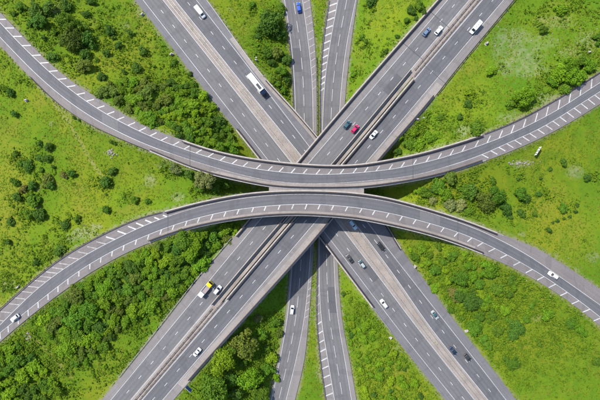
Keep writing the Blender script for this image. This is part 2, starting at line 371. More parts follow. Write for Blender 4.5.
# ------------------------------------------------------------------ ground
def road_field(X, Y):
    res = []
    for k, r in R.items():
        s, u, z, f = r.su_world(X, Y)
        a = r.u('pl', s); b_ = r.u('pr', s); lo = np.minimum(a, b_); hi = np.maximum(a, b_)
        sl = (r.u('pl', s + 2) - r.u('pl', s - 2)) / 4.0; cs = 1 / np.sqrt(1 + sl * sl)
        d = np.maximum(np.maximum(lo - u, u - hi), 0) * f * cs
        if r.bridge:
            e = np.maximum(np.minimum(s - r.bridge[0], r.bridge[1] - s), 0) * f
        else: e = np.zeros_like(s)
        res.append((d, z, e, k))
    return res
def ground_z(X, Y):
    X = np.asarray(X, float); Y = np.asarray(Y, float)
    fld = road_field(X, Y)
    num = 0; den = 0
    for d, z, e, k in fld:
        w = np.exp(-e / 6.0) / (d + 6.0) ** 2; num = num + w * (z - 0.5); den = den + w
    T = num / den
    T = T + 0.5 * np.sin(X * 0.043 + 1) * np.cos(Y * 0.051) + 0.25 * np.sin(X * 0.13) * np.sin(Y * 0.11 + 2)
    for d, z, e, k in fld: T = np.maximum(T, z - 0.32 - 0.55 * np.maximum(d - 0.5, 0) - 0.8 * e)
    for d, z, e, k in fld: T = np.minimum(T, z - 0.32 + 0.6 * np.maximum(d - 1.0, 0))
    return T
def road_dist(X, Y):
    return np.min(np.stack([d for d, z, e, k in road_field(X, Y)]), axis=0)
def in_median(X, Y):
    m_ = np.zeros(np.shape(X), bool)
    for ka, ea, kb, eb in (('lower_nw', 'pr', 'lower_se', 'pl'), ('upper_ne', 'pl', 'upper_sw', 'pr')):
        s, u, z, f = R[ka].su_world(X, Y); a = R[ka].u(ea, s); b_ = R[kb].u(eb, s)
        m_ |= (u > np.minimum(a, b_)) & (u < np.maximum(a, b_))
    return m_
def on_ground(px, py, h=0.0):
    """ground point whose spot h metres above it shows at a photo pixel"""
    z = 6.0
    for _ in range(8):
        p = Wd(px, py, z + h); z = float(ground_z(p[0], p[1]))
    return Vector((p[0], p[1], z))

PATCH = [  # pale bare patches: x, y, rx, ry, strength (photo pixels, only to find the spot on the ground)
    (512, 38, 20, 12, 0.75), (522, 55, 26, 13, 0.7), (540, 42, 20, 9, 0.6), (530, 70, 20, 9, 0.75), (506, 66, 9, 13, 0.7), (555, 22, 24, 8, 0.6), (588, 42, 14, 12, 0.7), (572, 52, 16, 7, 0.6), (500, 48, 10, 20, 0.6),
    (84, 233, 12, 6, 1.0), (72, 238, 8, 4, 0.9), (96, 227, 7, 4, 0.9), (110, 153, 5, 3, 1.0), (52, 124, 3.5, 3, 0.9), (150, 181, 7, 7, 0.8), (178, 197, 7, 5, 0.95), (163, 165, 6, 5, 0.7),
    (575, 172, 9, 8, 0.75), (522, 164, 11, 4, 1.0), (545, 100, 16, 8, 0.75), (512, 118, 16, 6, 0.7), (463, 131, 8, 7, 0.95), (57, 11, 6, 9, 0.9), (10, 286, 8, 6, 0.8),
    (322, 372, 7, 12, 0.85), (140, 12, 5, 7, 0.7), (158, 30, 4, 9, 0.6), (28, 338, 5, 5, 0.9), (393, 352, 9, 5, 0.7), (538, 318, 7, 4, 0.7), (493, 8, 8, 5, 0.8), (488, 22, 6, 8, 0.6), (125, 26, 7, 6, 0.5),
    (230, 10, 5, 5, 0.5), (275, 78, 5, 6, 0.6), (254, 340, 3, 4, 0.8), (38, 190, 3, 2.5, 1), (37, 208, 3, 2, 0.9), (522, 234, 4, 3, 0.8), (593, 258, 8, 6, 0.7), (360, 328, 4, 3, 0.5), (150, 348, 5, 14, 0.4), (168, 310, 4, 12, 0.5), (330, 90, 3, 3, .5), (555, 255, 6, 4, .6), (575, 270, 6, 4, .6)]
YELLOW = [(8, 190, 26, 80, 0.7), (80, 150, 16, 30, 0.6), (65, 120, 8, 16, 0.9), (110, 370, 26, 30, 0.55), (150, 35, 14, 24, 0.6), (130, 55, 16, 16, 0.5), (560, 230, 40, 40, 0.55), (520, 215, 16, 12, 0.5), (470, 90, 30, 20, 0.4), (545, 350, 50, 40, 0.45), (395, 25, 20, 15, 0.2), (460, 60, 20, 25, .5), (555, 15, 30, 14, .5)]
TRACK = [((47, 92), (68, 124)), ((52, 92), (71, 122)), ((69, 123), (92, 162)), ((92, 162), (104, 180)), ((28, 334), (48, 352)), ((48, 352), (72, 378))]
def axis_coords(h, step, far):
    a = np.arange(0, h + step, step); g = [a[-1]]; st = step
    while g[-1] < far: st *= 1.35; g.append(g[-1] + st)
    a = np.concatenate([a, g[1:]]); return np.concatenate([-a[:0:-1], a])
gx = axis_coords(175, 1.15, 1500); gy = axis_coords(130, 1.15, 1500)
GX, GY = np.meshgrid(gx, gy); CX = np.clip(GX, -190, 190); CY = np.clip(GY, -145, 145)
GZ = ground_z(CX, CY)
verts = np.stack([GX, GY, GZ], -1).reshape(-1, 3)
nx, ny = len(gx), len(gy)
ii, jj = np.meshgrid(np.arange(ny - 1), np.arange(nx - 1), indexing='ij'); a = (ii * nx + jj).ravel()
faces = np.stack([a, a + 1, a + nx + 1, a + nx], -1)
me = bpy.data.meshes.new('ground'); me.vertices.add(len(verts)); me.vertices.foreach_set('co', verts.ravel())
me.loops.add(faces.size); me.loops.foreach_set('vertex_index', faces.ravel().astype(np.int32))
me.polygons.add(len(faces)); me.polygons.foreach_set('loop_start', np.arange(0, faces.size, 4, dtype=np.int32))
me.update(); me.validate()
me.polygons.foreach_set('use_smooth', np.ones(len(faces), dtype=bool))
ground = link('ground', me, 'grass_ground'); tag(ground, kind='structure')
def patch_mask(PX, PY, lst):
    mres = np.zeros_like(PX)
    for x, y, rx, ry, s in lst:
        mres = np.maximum(mres, s * np.exp(-(((PX - x) / rx) ** 2 + ((PY - y) / ry) ** 2) ** 1.5 * 0.7))
    return mres
FP = (CAMZ - GZ) / K; PX = GX / FP + 300; PY = 200 - GY / FP
cr = patch_mask(PX, PY, PATCH); cg = patch_mask(PX, PY, YELLOW)
for (x0, y0), (x1, y1) in TRACK:
    t = np.clip(((PX - x0) * (x1 - x0) + (PY - y0) * (y1 - y0)) / ((x1 - x0) ** 2 + (y1 - y0) ** 2), 0, 1)
    dd = np.hypot(PX - x0 - t * (x1 - x0), PY - y0 - t * (y1 - y0)); cg = np.maximum(cg, 1.1 * np.exp(-(dd / 2.6) ** 2)); cr = np.maximum(cr, 0.85 * np.exp(-(dd / 1.7) ** 2))
RD = road_dist(GX, GY)
cb = np.exp(-(np.maximum(RD - 0.3, 0) / 1.8) ** 2) * 0.95
ca = me.color_attributes.new('patch', 'FLOAT_COLOR', 'POINT')
ca.data.foreach_set('color', np.stack([cr, np.clip(cg, 0, 1), cb, np.ones_like(cr)], -1).astype(np.float32).ravel())

# ------------------------------------------------------------------ roads: slab, lane sheet, lines, dashes, hatching
LANE = {'lower_nw': 'lane_asphalt_grey', 'lower_se': 'lane_asphalt_blue', 'upper_ne': 'lane_asphalt_grey', 'upper_sw': 'lane_asphalt_blue',
        'slip_n': 'lane_asphalt_grey', 'slip_s': 'lane_asphalt_grey', 'ramp_upper': 'lane_asphalt_blue', 'ramp_lower': 'lane_asphalt_blue'}
SHO = {'lower_nw': 'shoulder_asphalt_blue', 'lower_se': 'shoulder_asphalt_blue', 'upper_ne': 'shoulder_asphalt', 'upper_sw': 'shoulder_asphalt',
       'slip_n': 'shoulder_asphalt', 'slip_s': 'shoulder_asphalt', 'ramp_upper': 'hatched_asphalt', 'ramp_lower': 'hatched_asphalt'}
RNAME = {'lower_nw': 'motorway_road', 'lower_se': 'motorway_road', 'upper_ne': 'motorway_road', 'upper_sw': 'motorway_road',
         'slip_n': 'slip_road', 'slip_s': 'slip_road', 'ramp_upper': 'curved_ramp_road', 'ramp_lower': 'curved_ramp_road'}
ROBJ = {}
for k, r in R.items():
    S = ss(r)
    o = slab(RNAME[k], r.line('pl', S), r.line('pr', S), 0.28, SHO[k]); tag(o, kind='structure'); ROBJ[k] = o
    ribbon('lane_surface', r.line('ll', S, 0.012), r.line('lr', S, 0.012), LANE[k], o)
    for e in ('ll', 'lr'):
        P = r.line(e, S, 0.024); inn = r.line('lr' if e == 'll' else 'll', S)
        wd = 0.20
        A_ = offs(P, inn, -wd / 2); B_ = offs(P, inn, wd / 2)
        if (k, e) in (('ramp_upper', 'll'), ('ramp_lower', 'lr')):
            i0 = int(np.searchsorted(S, -130)); i1 = int(np.searchsorted(S, 145))
            for q0, q1, mt in ((0, i0 + 1, 'road_paint'), (i0, i1 + 1, 'road_paint_faded'), (i1, len(S), 'road_paint')):
                ribbon('edge_line', A_[q0:q1], B_[q0:q1], mt, o, 1)
        else: ribbon('edge_line', A_, B_, 'road_paint', o, 1)
def dashes(k, ref, module, length, width, mat='road_paint'):
    r = R[k]; S = ss(r, step=1.0)
    C = r.w(S, (r.u('ll', S) + r.u('lr', S)) / 2, 0.024); al = dist_along(C)
    s_ref, _ = r.su(*ref); m_ref = float(np.interp(s_ref, S, al)); m0 = m_ref % module
    for j in range(int((al[-1] - m0) / module)):
        c0 = m0 + j * module - length / 2
        if c0 < 0: continue
        q = np.array([[np.interp(c0 + t * length, al, C[:, i]) for i in range(3)] for t in (0, 0.5, 1)])
        inn = q + np.array([1.0, 0.3, 0]); ribbon('lane_dash', offs(q, inn, -width / 2), offs(q, inn, width / 2), mat, ROBJ[k], 1)
dashes('lower_nw', (163, 11), 9.0, 2.0, 0.24); dashes('lower_se', (212, 33), 9.0, 2.0, 0.24)
dashes('upper_ne', (404, 63.6), 9.0, 2.0, 0.24); dashes('upper_sw', (456, 43), 9.0, 2.0, 0.24)
dashes('slip_n', (300, 45), 9.0, 5.6, 0.2); dashes('slip_s', (339.4, 40), 9.0, 5.8, 0.2)

def stripe(k, p0, p1, width, mat='road_paint'):
    r = R[k]; pts = []
    for t in (0, 0.5, 1):
        x = p0[0] * (1 - t) + p1[0] * t; y = p0[1] * (1 - t) + p1[1] * t
        s, u = r.su(x, y); pts.append(r.w(s, u, 0.034))
    P = np.array(pts); T = P[-1] - P[0]; nrm = np.array([-T[1], T[0], 0]); nrm /= np.linalg.norm(nrm)
    ribbon('hatch_stripe', P - nrm * width / 2, P + nrm * width / 2, mat, ROBJ[k], 1)
def vec_at(x, tab):
    return np.interp(x, [t[0] for t in tab], [t[1] for t in tab]), np.interp(x, [t[0] for t in tab], [t[2] for t in tab])
def hatch_row(k, line, xs, tab, width, mat='road_paint', frac=1.0):
    r = R[k]
    for x in xs:
        s = x - 300.0 if r.d[0] == 1 else None
        y = r.px(s, r.u(line, s))[1]; vx, vy = vec_at(x, tab)
        stripe(k, (x, y), (x + vx * frac, y + vy * frac), width, mat)
UX = [-28, -19, -11, -3, 5, 13, 22, 32, 40, 49, 58, 67, 77, 86.4, 97, 107, 117, 128, 139, 150, 161, 173, 184, 196, 208, 220, 232, 243, 256, 268, 279, 291, 303, 316, 328, 340, 353, 364.4, 376, 389, 401, 413, 426, 438, 450, 462, 475, 487, 499, 511, 523, 535, 546, 558, 569, 580, 591, 602, 613, 624]
hatch_row('ramp_upper', 'lr', UX, [(5, 9, 0), (60, 8.5, -1), (97, 7.5, -2.5), (130, 7, -3.2), (190, 6, -3.6), (256, 4.5, -4.2), (316, 4, -4.8), (400, 3.5, -5.2), (462, 3.5, -6), (500, 3.5, -8), (558, 2, -9.6), (591, 1, -9.6)], 0.44)
for cx, cy in [(485, 157), (494, 154), (502, 151), (510, 148), (518, 145), (526, 141.6), (533, 138), (541, 134), (549, 130), (556, 126), (563, 121.6), (570.4, 117), (577.4, 112.4), (584.4, 107.6), (591.4, 102.4), (598, 97.6), (605, 92.8)]:
    r = R['ramp_upper']; s = cx - 300.0
    y0 = float(r.px(s, r.u('ll', s))[1]); y1 = float(r.px(s, r.u('pl', s))[1])
    ym = (y0 + y1) / 2 - 0.4; w_ = (y1 - y0) * 0.28
    stripe('ramp_upper', (cx - 3.2, ym - w_), (cx + 3.4, ym + w_ * 0.5), 0.42)
LX = [-10, 0, 8, 18, 28, 38, 48, 58, 68, 79, 90, 101, 112.4, 124, 136.5, 149, 161.6, 174, 187, 199.6, 213, 226, 239, 253.6, 266, 280, 293.6, 307, 320, 333.6, 347.6, 362, 375, 389, 402.4, 416, 430, 444, 458, 472, 483, 495, 507, 520, 532.4, 544, 555.6, 567.4, 579, 590, 601, 612]
hatch_row('ramp_lower', 'll', LX, [(28, 0.4, 6.0), (90, -0.3, 5.2), (149, -1.5, 5), (213, -2.4, 5.5), (266, -1.8, 4.5), (307, -2, 5), (362, -2.5, 4.4), (416, -3, 4.4), (444, -3.2, 4.4), (470, -4.5, 4), (495, -6.5, 3.2), (544, -6.8, 3.6), (590, -7.5, 3.2)], 0.44)
hatch_row('ramp_lower', 'lr', [-18, -6, 4, 12, 20, 26, 33, 39, 46, 51.5, 57.5, 63.5, 70, 79, 88, 97, 106], [(5, -11, -1.2), (60, -11.5, -1.6), (106, -9.5, -2.2)], 0.42, 'road_paint_faded')
hatch_row('ramp_lower', 'lr', [115, 126, 136, 143.5, 151.5, 159.5, 167], [(106, -9.5, -2.4), (126, -8.5, -3), (143, -7.5, -3), (159, -5.2, -2.2), (167, -4, -1.6)], 0.6)
def hatch_v(k, la, lb, ys, slant, width, mat):
    r = R[k]
    for y in ys:
        s0 = y - 200.0; xa = r.px(s0, r.u(la, s0))[0]; xb = r.px(s0, r.u(lb, s0 - slant))[0]
        stripe(k, (xa * 0.88 + xb * 0.12, y), (xb * 0.95 + xa * 0.05, y - slant), width, mat)
hatch_v('slip_s', 'pr', 'lr', [-16, -9, -2, 6, 13, 20.5, 28.5, 36, 43.5, 51, 58, 65, 72, 79, 85, 91], 3.0, 0.62, 'road_paint')
hatch_v('slip_s', 'pr', 'lr', [288, 297, 306, 315], 3.0, 0.4, 'road_paint_faded')
hatch_v('slip_s', 'pr', 'lr', [324.5, 334, 343, 352, 361, 369, 378, 387, 396, 405, 414], 3.0, 0.55, 'road_paint')
hatch_v('slip_n', 'll', 'pl', [-12, -5, 3, 10, 18, 25, 33, 40, 47, 54, 61, 68, 75, 82, 89], 3.0, 0.36, 'road_paint_faded')
hatch_v('slip_n', 'll', 'pl', [283, 290, 297, 304, 311, 318], 2.5, 0.36, 'road_paint_faded')

# expansion joints across the decks, and resurfaced patches
def joint(k, x, y, width=0.35, la='pl', lb='pr', mat='joint_rubber'):
    r = R[k]; s, _ = r.su(x, y); A = r.line(la, np.array([s]))[0]; B = r.line(lb, np.array([s]))[0]
    T = r.line(la, np.array([s + 2.0]))[0] - r.line(la, np.array([s - 2.0]))[0]; T /= np.linalg.norm(T)
    up = np.array([0, 0, 0.040]); A = A + up; B = B + up
    P0 = np.array([A, (A + B) / 2, B]); ribbon('expansion_joint', P0 - T * width / 2, P0 + T * width / 2, mat, ROBJ[k], 1)
for p in ((408, 47), (432, 13)): joint('upper_ne', *p, 0.22)
joint('upper_sw', 446, 84, 0.16)
for p in ((413, 170), (190, 160)): joint('ramp_upper', *p, 0.2)
for p in ((458, 228), (168, 222)): joint('ramp_lower', *p, 0.2)
def patchq(k, p, length, t0, t1, mat='dark_patch'):
    r = R[k]; s, _ = r.su(*p); S = np.linspace(s - length / 2, s + length / 2, 4)
    A = r.line('ll', S, 0.017); B = r.line('lr', S, 0.017)
    ribbon('asphalt_patch', A * (1 - t0) + B * t0, A * (1 - t1) + B * t1, mat, ROBJ[k], 2)
patchq('lower_nw', (368, 276), 17, 0.55, 0.97)
patchq('lower_se', (405, 268), 30, 0.05, 0.48); patchq('upper_ne', (390, 82), 22, 0.04, 0.47); patchq('upper_sw', (222, 320), 26, 0.53, 0.96)
patchq('ramp_upper', (110, 122), 16, 0.06, 0.94, 'pale_patch'); patchq('ramp_lower', (430, 218), 20, 0.06, 0.94, 'pale_patch'); patchq('slip_n', (302, 60), 24, 0.53, 0.95); patchq('slip_s', (331, 300), 26, 0.05, 0.46)
patchq('upper_ne', (160, 350), 34, 0.53, 0.95, 'pale_patch'); patchq('lower_nw', (210, 100), 26, 0.04, 0.46, 'pale_patch'); patchq('lower_se', (230, 60), 20, 0.52, 0.95)

# central reservation of the lower motorway; fill between the two curved decks; strips beside them
S = ss(R['lower_nw'])
cr_o = slab('central_reservation', R['lower_nw'].line('pr', S), R['lower_se'].line('pl', S), 0.2, 'reserve_gravel', top=-0.05); tag(cr_o, kind='structure')
sa, sb = frame_s(D_NE, 412, 76), frame_s(D_NE, 222, 302)
for a_, b_, g0, g1 in ((-370, sa, 0.0, 0.0), (sa, sb, 0.42, 0.55), (sb, 370, 0.0, 0.0)):
    S = ss(R['upper_ne'], a_, b_)
    A = R['upper_ne'].line('pl', S); B = R['upper_sw'].line('pr', S)
    g = slab('central_reservation', offs(A, B, g0), offs(B, A, g1), 0.2, 'reserve_gravel', top=-0.05); tag(g, kind='structure')
S = ss(R['ramp_upper'], 269 - 300, 364 - 300, 3)
A = R['ramp_upper'].line('pl', S); B = R['ramp_lower'].line('pr', S)
nose = slab('nosing_slab', A, B, 0.3, 'verge_concrete', top=-0.03); tag(nose, kind='structure')
# pale verge strips painted-off by kerbs on the decks (concrete surface along the edges)
def verge(k, edge, other, w0, w1, a_, b_, mat='verge_concrete', dz=0.012):
    r = R[k]; S = ss(r, a_, b_); P = r.line(edge, S, dz); inn = r.line(other, S)
    ribbon('verge_strip', offs(P, inn, w0), offs(P, inn, w1), mat, ROBJ[k], 2)
b0, b1 = 172 - 300, 474 - 300
verge('ramp_upper', 'pl', 'pr', 0.05, 2.3, b0 - 20, b1 + 12); verge('ramp_lower', 'pr', 'pl', 0.05, 1.3, b0 + 10, b1 + 30); verge('ramp_lower', 'pl', 'pr', 0.05, 2.0, b0 - 10, b1)
verge('upper_ne', 'pl', 'pr', 0.02, 1.45, -370, 370); verge('upper_sw', 'pr', 'pl', 0.02, 1.0, -370, 370)
verge('upper_sw', 'pl', 'pr', 0.05, 3.4, frame_s(D_NE, 444, 88), frame_s(D_NE, 184, 389))
verge('lower_nw', 'pr', 'pl', 0.02, 0.7, -370, 370); verge('lower_se', 'pl', 'pr', 0.02, 0.8, -370, 370)
verge('lower_se', 'pr', 'pl', 0.05, 2.2, -170, 30)

# ------------------------------------------------------------------ bridges and barriers
def tube_ribbon(P, inn, m0, m1, z0, z1):
    """box swept along an edge: lateral m0..m1 metres inwards, heights z0..z1"""
    lat = lateral(P, inn); out = []
    for a, z in ((m0, z1), (m1, z1), (m1, z0), (m0, z0)):
        q = P + lat * a; q[:, 2] += z; out.append(q)
    n = len(P); v = np.stack(out, 1).reshape(-1, 3); f = []
    for i in range(n - 1):
        for j in range(4):
            k = (j + 1) % 4; f.append((i*4 + j, (i+1)*4 + j, (i+1)*4 + k, i*4 + k))
    f += [(3, 2, 1, 0), tuple((n-1)*4 + j for j in range(4))]
    return v, f
def sweep(name, boxes, mat, parent):
    V = []; F = []
    for v, f in boxes:
        o = len(V); V += [tuple(p) for p in v]; F += [tuple(i + o for i in q) for q in f]
    ob = pydata(name, V, F, mat, parent)
    bm = bmesh.new(); bm.from_mesh(ob.data); bmesh.ops.recalc_face_normals(bm, faces=bm.faces); bm.to_mesh(ob.data); bm.free()
    return ob
def box_vf(c, ax, ay, hx, hy, z0, z1):
    v = []
    for z in (z0, z1):
        for sx, sy in ((-1, -1), (1, -1), (1, 1), (-1, 1)):
            v.append((c[0] + ax[0]*hx*sx + ay[0]*hy*sy, c[1] + ax[1]*hx*sx + ay[1]*hy*sy, z))
    return v, [(3, 2, 1, 0), (4, 5, 6, 7), (0, 1, 5, 4), (1, 2, 6, 5), (2, 3, 7, 6), (3, 0, 4, 7)]
def posts_along(P, inn, off, spacing, hw, z0, z1):
    lat = lateral(P, inn); al = dist_along(P); T = np.gradient(P, axis=0); out = []
    for m_ in np.arange(spacing / 2, al[-1], spacing):
        i = min(int(np.searchsorted(al, m_)), len(P) - 1); t = T[i] / np.linalg.norm(T[i])
        c = np.array([np.interp(m_, al, P[:, q]) for q in range(3)]) + lat[i] * off
        out.append(box_vf(c, t, lat[i], hw, hw, c[2] + z0, c[2] + z1))
    return out
def piers(bridge_root, k, every, la='pl', lb='pr', skip_above=True):
    r = R[k]; S = ss(r, *r.bridge, step=4.0); C = (r.line(la, S) + r.line(lb, S)) / 2
    al = dist_along(C)
    for m_ in np.arange(every * 0.6, al[-1] - 6, every):
        s = float(np.interp(m_, al, S)); A = r.line(la, np.array([s]))[0]; B = r.line(lb, np.array([s]))[0]
        tops = [A * 0.72 + B * 0.28, A * 0.28 + B * 0.72]
        for c in tops:
            ok = True
            for kk, rr in R.items():
                if kk == k or float(rr.z(0.0)) > float(r.z(s)) - 2.0: continue
                s2, u2, z2, f2 = rr.su_world(np.array([c[0]]), np.array([c[1]]))
                lo = min(rr.u('pl', s2)[0], rr.u('pr', s2)[0]); hi = max(rr.u('pl', s2)[0], rr.u('pr', s2)[0])
                if lo - 3.0 < u2[0] < hi + 3.0: ok = False
            if not ok: continue
            gz = float(ground_z(c[0], c[1])) - 0.6; top = c[2] - 1.45
            if top - gz < 1.2: continue
            n = 14; V = []; F = []
            for z, rad in ((gz, 0.62), (top - 0.5, 0.62), (top, 0.95)):
                V += [(c[0] + rad * math.cos(2*math.pi*q/n), c[1] + rad * math.sin(2*math.pi*q/n), z) for q in range(n)]
            for l in range(2): F += [(l*n + q, l*n + (q+1) % n, (l+1)*n + (q+1) % n, (l+1)*n + q) for q in range(n)]
            F.append(tuple(2*n + q for q in range(n))); pydata('pier', V, F, 'concrete', bridge_root)
def bridge(name, k, label, rails, la='pl', lb='pr', every=24, depth=1.35, root=None):
    r = R[k]; S = ss(r, *r.bridge)
    Lp = r.line(la, S); Rp = r.line(lb, S); mid = (Lp[len(S)//2] + Rp[len(S)//2]) / 2
    if root is None:
        root = empty(name, (float(mid[0]), float(mid[1]), 0.0)); tag(root, label, 'bridge')
    bpy.context.view_layer.update(); inv = root.matrix_world.inverted()
    kids = []
    Ld = offs(Lp, Rp, 0.15); Rd = offs(Rp, Lp, 0.15)
    kids.append(slab('deck', Ld, Rd, depth, 'concrete', root, top=-0.285))
    for edge, other, a_, b_ in rails:
        Se = ss(r, a_, b_); P = r.line(edge, Se); I = r.line(other, Se)
        kids.append(sweep('coping', [tube_ribbon(P, I, -0.06, 0.5, -0.5, 0.22)], 'concrete', root))
        bx = [tube_ribbon(P, I, 0.56, 1.06, 0.98, 1.10), tube_ribbon(P, I, 0.76, 0.84, 0.18, 0.90)]
        kids.append(sweep('parapet_rail', bx, 'rust_steel', root))
        pp = sweep('parapet_posts', posts_along(P, I, 0.80, 3.0, 0.10, 0.02, 1.0), 'rust_steel', root); pp['kind'] = 'stuff'; kids.append(pp)
    before = set(o.name for o in root.children)
    piers(root, k, every, la, lb)
    for o in root.children:
        o.matrix_parent_inverse = inv
    return root
def bs(k, x0, y0, x1, y1): return frame_s(R[k].d, x0, y0), frame_s(R[k].d, x1, y1)
u0, u1 = R['ramp_upper'].bridge
bridge('ramp_bridge', 'ramp_upper', 'upper of the two curved concrete flyovers, sagging towards the bottom of the picture',
       [('pr', 'pl', 183 - 300, 482 - 300), ('pl', 'pr', 150 - 300, 482 - 300)], every=22)
bridge('ramp_bridge', 'ramp_lower', 'lower of the two curved concrete flyovers, arching towards the top of the picture',
       [('pr', 'pl', 165 - 300, 497 - 300), ('pl', 'pr', 150 - 300, 482 - 300)], every=22)
bridge('motorway_bridge', 'upper_ne', 'long straight concrete bridge under the upper left carriageway of the rising motorway',
       [('pr', 'pl', *bs('upper_ne', 440, -4, 236, 236)), ('pl', 'pr', *bs('upper_ne', 412, 72, 214, 306))])
bridge('motorway_bridge', 'upper_sw', 'long straight concrete bridge under the lower right carriageway of the rising motorway',
       [('pl', 'pr', *bs('upper_sw', 434.5, 97, 190, 381)), ('pr', 'pl', *bs('upper_sw', 412, 79, 226, 298))])
rt = bridge('motorway_bridge', 'lower_se', 'wide concrete bridge of the falling motorway over the slip roads',
       [('pr', 'pl', *bs('lower_se', 267, 80, 402, 248))])
bridge('motorway_bridge', 'lower_nw', 'wide concrete bridge of the falling motorway over the slip roads',
       [('pl', 'pr', *bs('lower_nw', 236, 130, 372, 308))], root=rt)

def barrier(k, edge, other, p0, p1, off, label, mat='galvanised', h=0.75):
    r = R[k]; a_ = frame_s(r.d, *p0); b_ = frame_s(r.d, *p1); S = ss(r, min(a_, b_), max(a_, b_)); P = r.line(edge, S); I = r.line(other, S)
    m_ = P[len(P)//2]; root = empty('crash_barrier', (float(m_[0]), float(m_[1]), float(m_[2]))); tag(root, label, 'barrier', 'steel crash barriers along the roads')
    bpy.context.view_layer.update(); inv = root.matrix_world.inverted()
    a = sweep('rail', [tube_ribbon(P, I, off, off + 0.09, h - 0.31, h), tube_ribbon(P, I, off + 0.09, off + 0.2, h - 0.12, h - 0.02), tube_ribbon(P, I, off + 0.09, off + 0.2, h - 0.28, h - 0.18)], mat, root)
    b2 = sweep('rail_posts', posts_along(P, I, off - 0.07, 3.2, 0.06, -0.3, h - 0.04), mat, root); b2['kind'] = 'stuff'
    for o in (a, b2): o.matrix_parent_inverse = inv
barrier('lower_nw', 'pr', 'pl', (80, -100), (560, 505), -0.9, 'steel barrier on the left side of the falling motorway median')
barrier('lower_se', 'pl', 'pr', (80, -100), (560, 505), -0.8, 'steel barrier on the right side of the falling motorway median')
barrier('upper_ne', 'pl', 'pr', (560, -100), (414, 70), -0.4, 'steel barrier on the left side of the rising motorway median, top right', 'rust_steel')
barrier('upper_sw', 'pr', 'pl', (560, -100), (414, 77), -0.4, 'steel barrier on the right side of the rising motorway median, top right', 'rust_steel')
barrier('upper_ne', 'pl', 'pr', (212, 308), (60, 490), -0.4, 'steel barrier on the left side of the rising motorway median, bottom left', 'rust_steel')
barrier('upper_sw', 'pr', 'pl', (224, 300), (60, 490), -0.4, 'steel barrier on the right side of the rising motorway median, bottom left', 'rust_steel')
barrier('upper_ne', 'pr', 'pl', (234, 240), (120, 378), -0.5, 'steel barrier beside the dense wood along the rising motorway')
barrier('upper_sw', 'pl', 'pr', (520, -8), (436, 95), -0.35, 'rusty steel barrier along the right edge of the rising motorway, top', 'rust_steel')
barrier('lower_se', 'pr', 'pl', (150, -70), (264, 76), 0.25, 'steel barrier on the right edge of the falling motorway, above the bridge')
barrier('lower_nw', 'pl', 'pr', (374, 311), (390, 332), 0.2, 'short steel barrier on the lower left edge of the falling motorway')
barrier('ramp_lower', 'pr', 'pl', (-60, 0), (162, 0), 0.1, 'dark barrier along the outer edge of the lower curved ramp, left side', 'rust_steel')
barrier('ramp_upper', 'pl', 'pr', (30, 0), (148, 0), 0.1, 'dark barrier along the outer edge of the upper curved ramp, left side', 'rust_steel')
barrier('ramp_upper', 'pr', 'pl', (484, 0), (640, 0), 0.1, 'dark barrier on the upper edge of the upper curved ramp, right side', 'rust_steel')
barrier('slip_n', 'pl', 'pr', (0, 56), (0, 200), -0.15, 'dark barrier on the right edge of the left slip road', 'rust_steel', 0.95)
barrier('slip_s', 'pr', 'pl', (0, 0), (0, 200), -0.15, 'dark barrier on the left edge of the right slip road, upper half', 'rust_steel', 0.95)
barrier('slip_s', 'pr', 'pl', (0, 202), (0, 420), -0.15, 'dark barrier on the left edge of the right slip road, lower half', 'rust_steel', 0.95)
barrier('slip_n', 'pr', 'pl', (0, 40), (0, 130), -0.2, 'dark barrier on the left edge of the left slip road', 'rust_steel', 0.95)

# ------------------------------------------------------------------ vegetation
def vnoise(X, Y, cell, seed):
    rs = np.random.RandomState(seed); g = rs.rand(128, 128)
    x = X / cell + 500.3; y = Y / cell + 500.7; xi = np.floor(x).astype(int); yi = np.floor(y).astype(int)
    fx = x - xi; fy = y - yi; fx = fx*fx*(3-2*fx); fy = fy*fy*(3-2*fy)
    q = lambda i, j: g[i % 128, j % 128]
    return (q(xi, yi)*(1-fx) + q(xi+1, yi)*fx)*(1-fy) + (q(xi, yi+1)*(1-fx) + q(xi+1, yi+1)*fx)*fy
def crown_mesh(seed, nleaf, leaf, nl, tall, pale=False):
    rs = np.random.RandomState(seed)
    lob = []
    for i in range(nl):
        a = rs.rand() * 2 * math.pi; rr = math.sqrt(rs.rand()) * 0.80; hgt = 0.30 + rs.rand() * 0.75 * (1 - 0.5 * rr)
        lob.append((rr * math.cos(a), rr * math.sin(a), hgt * tall, 0.16 + 0.32 * rs.rand() ** 1.3))
    lob.append((0.05, 0, 0.75 * tall, 0.45))
    lob = np.array(lob); w = lob[:, 3] ** 2; w /= w.sum()
    idx = rs.choice(len(lob), nleaf, p=w)
    d = rs.randn(nleaf, 3); d[:, 2] = d[:, 2] * 0.9 + 0.35; d /= np.linalg.norm(d, axis=1)[:, None]
    rad = lob[idx, 3] * (0.62 + 0.55 * rs.rand(nleaf))
    C = lob[idx, :3] + d * rad[:, None]; C[:, 2] = np.maximum(C[:, 2], 0.05)
    nr = d + rs.randn(nleaf, 3) * 0.55; nr[:, 2] += 0.25; nr /= np.linalg.norm(nr, axis=1)[:, None]
    t = np.cross(nr, rs.randn(nleaf, 3)); t /= np.linalg.norm(t, axis=1)[:, None]; bt = np.cross(nr, t)
    sz = leaf * (0.6 + 0.8 * rs.rand(nleaf))[:, None]; asp = (0.6 + 0.5 * rs.rand(nleaf))[:, None]
    fold = nr * sz * 0.35
    V = np.stack([C - t*sz - bt*sz*asp*0.6, C + t*sz*0.3 - bt*sz*asp - fold*0.4, C + t*sz + bt*sz*asp*0.4, C - t*sz*0.2 + bt*sz*asp + fold*0.4], 1).reshape(-1, 3)
    F = np.arange(nleaf * 4).reshape(-1, 4)
    me = bpy.data.meshes.new('foliage'); me.from_pydata(V.tolist(), [], F.tolist()); me.materials.append(MATS['foliage']); return me
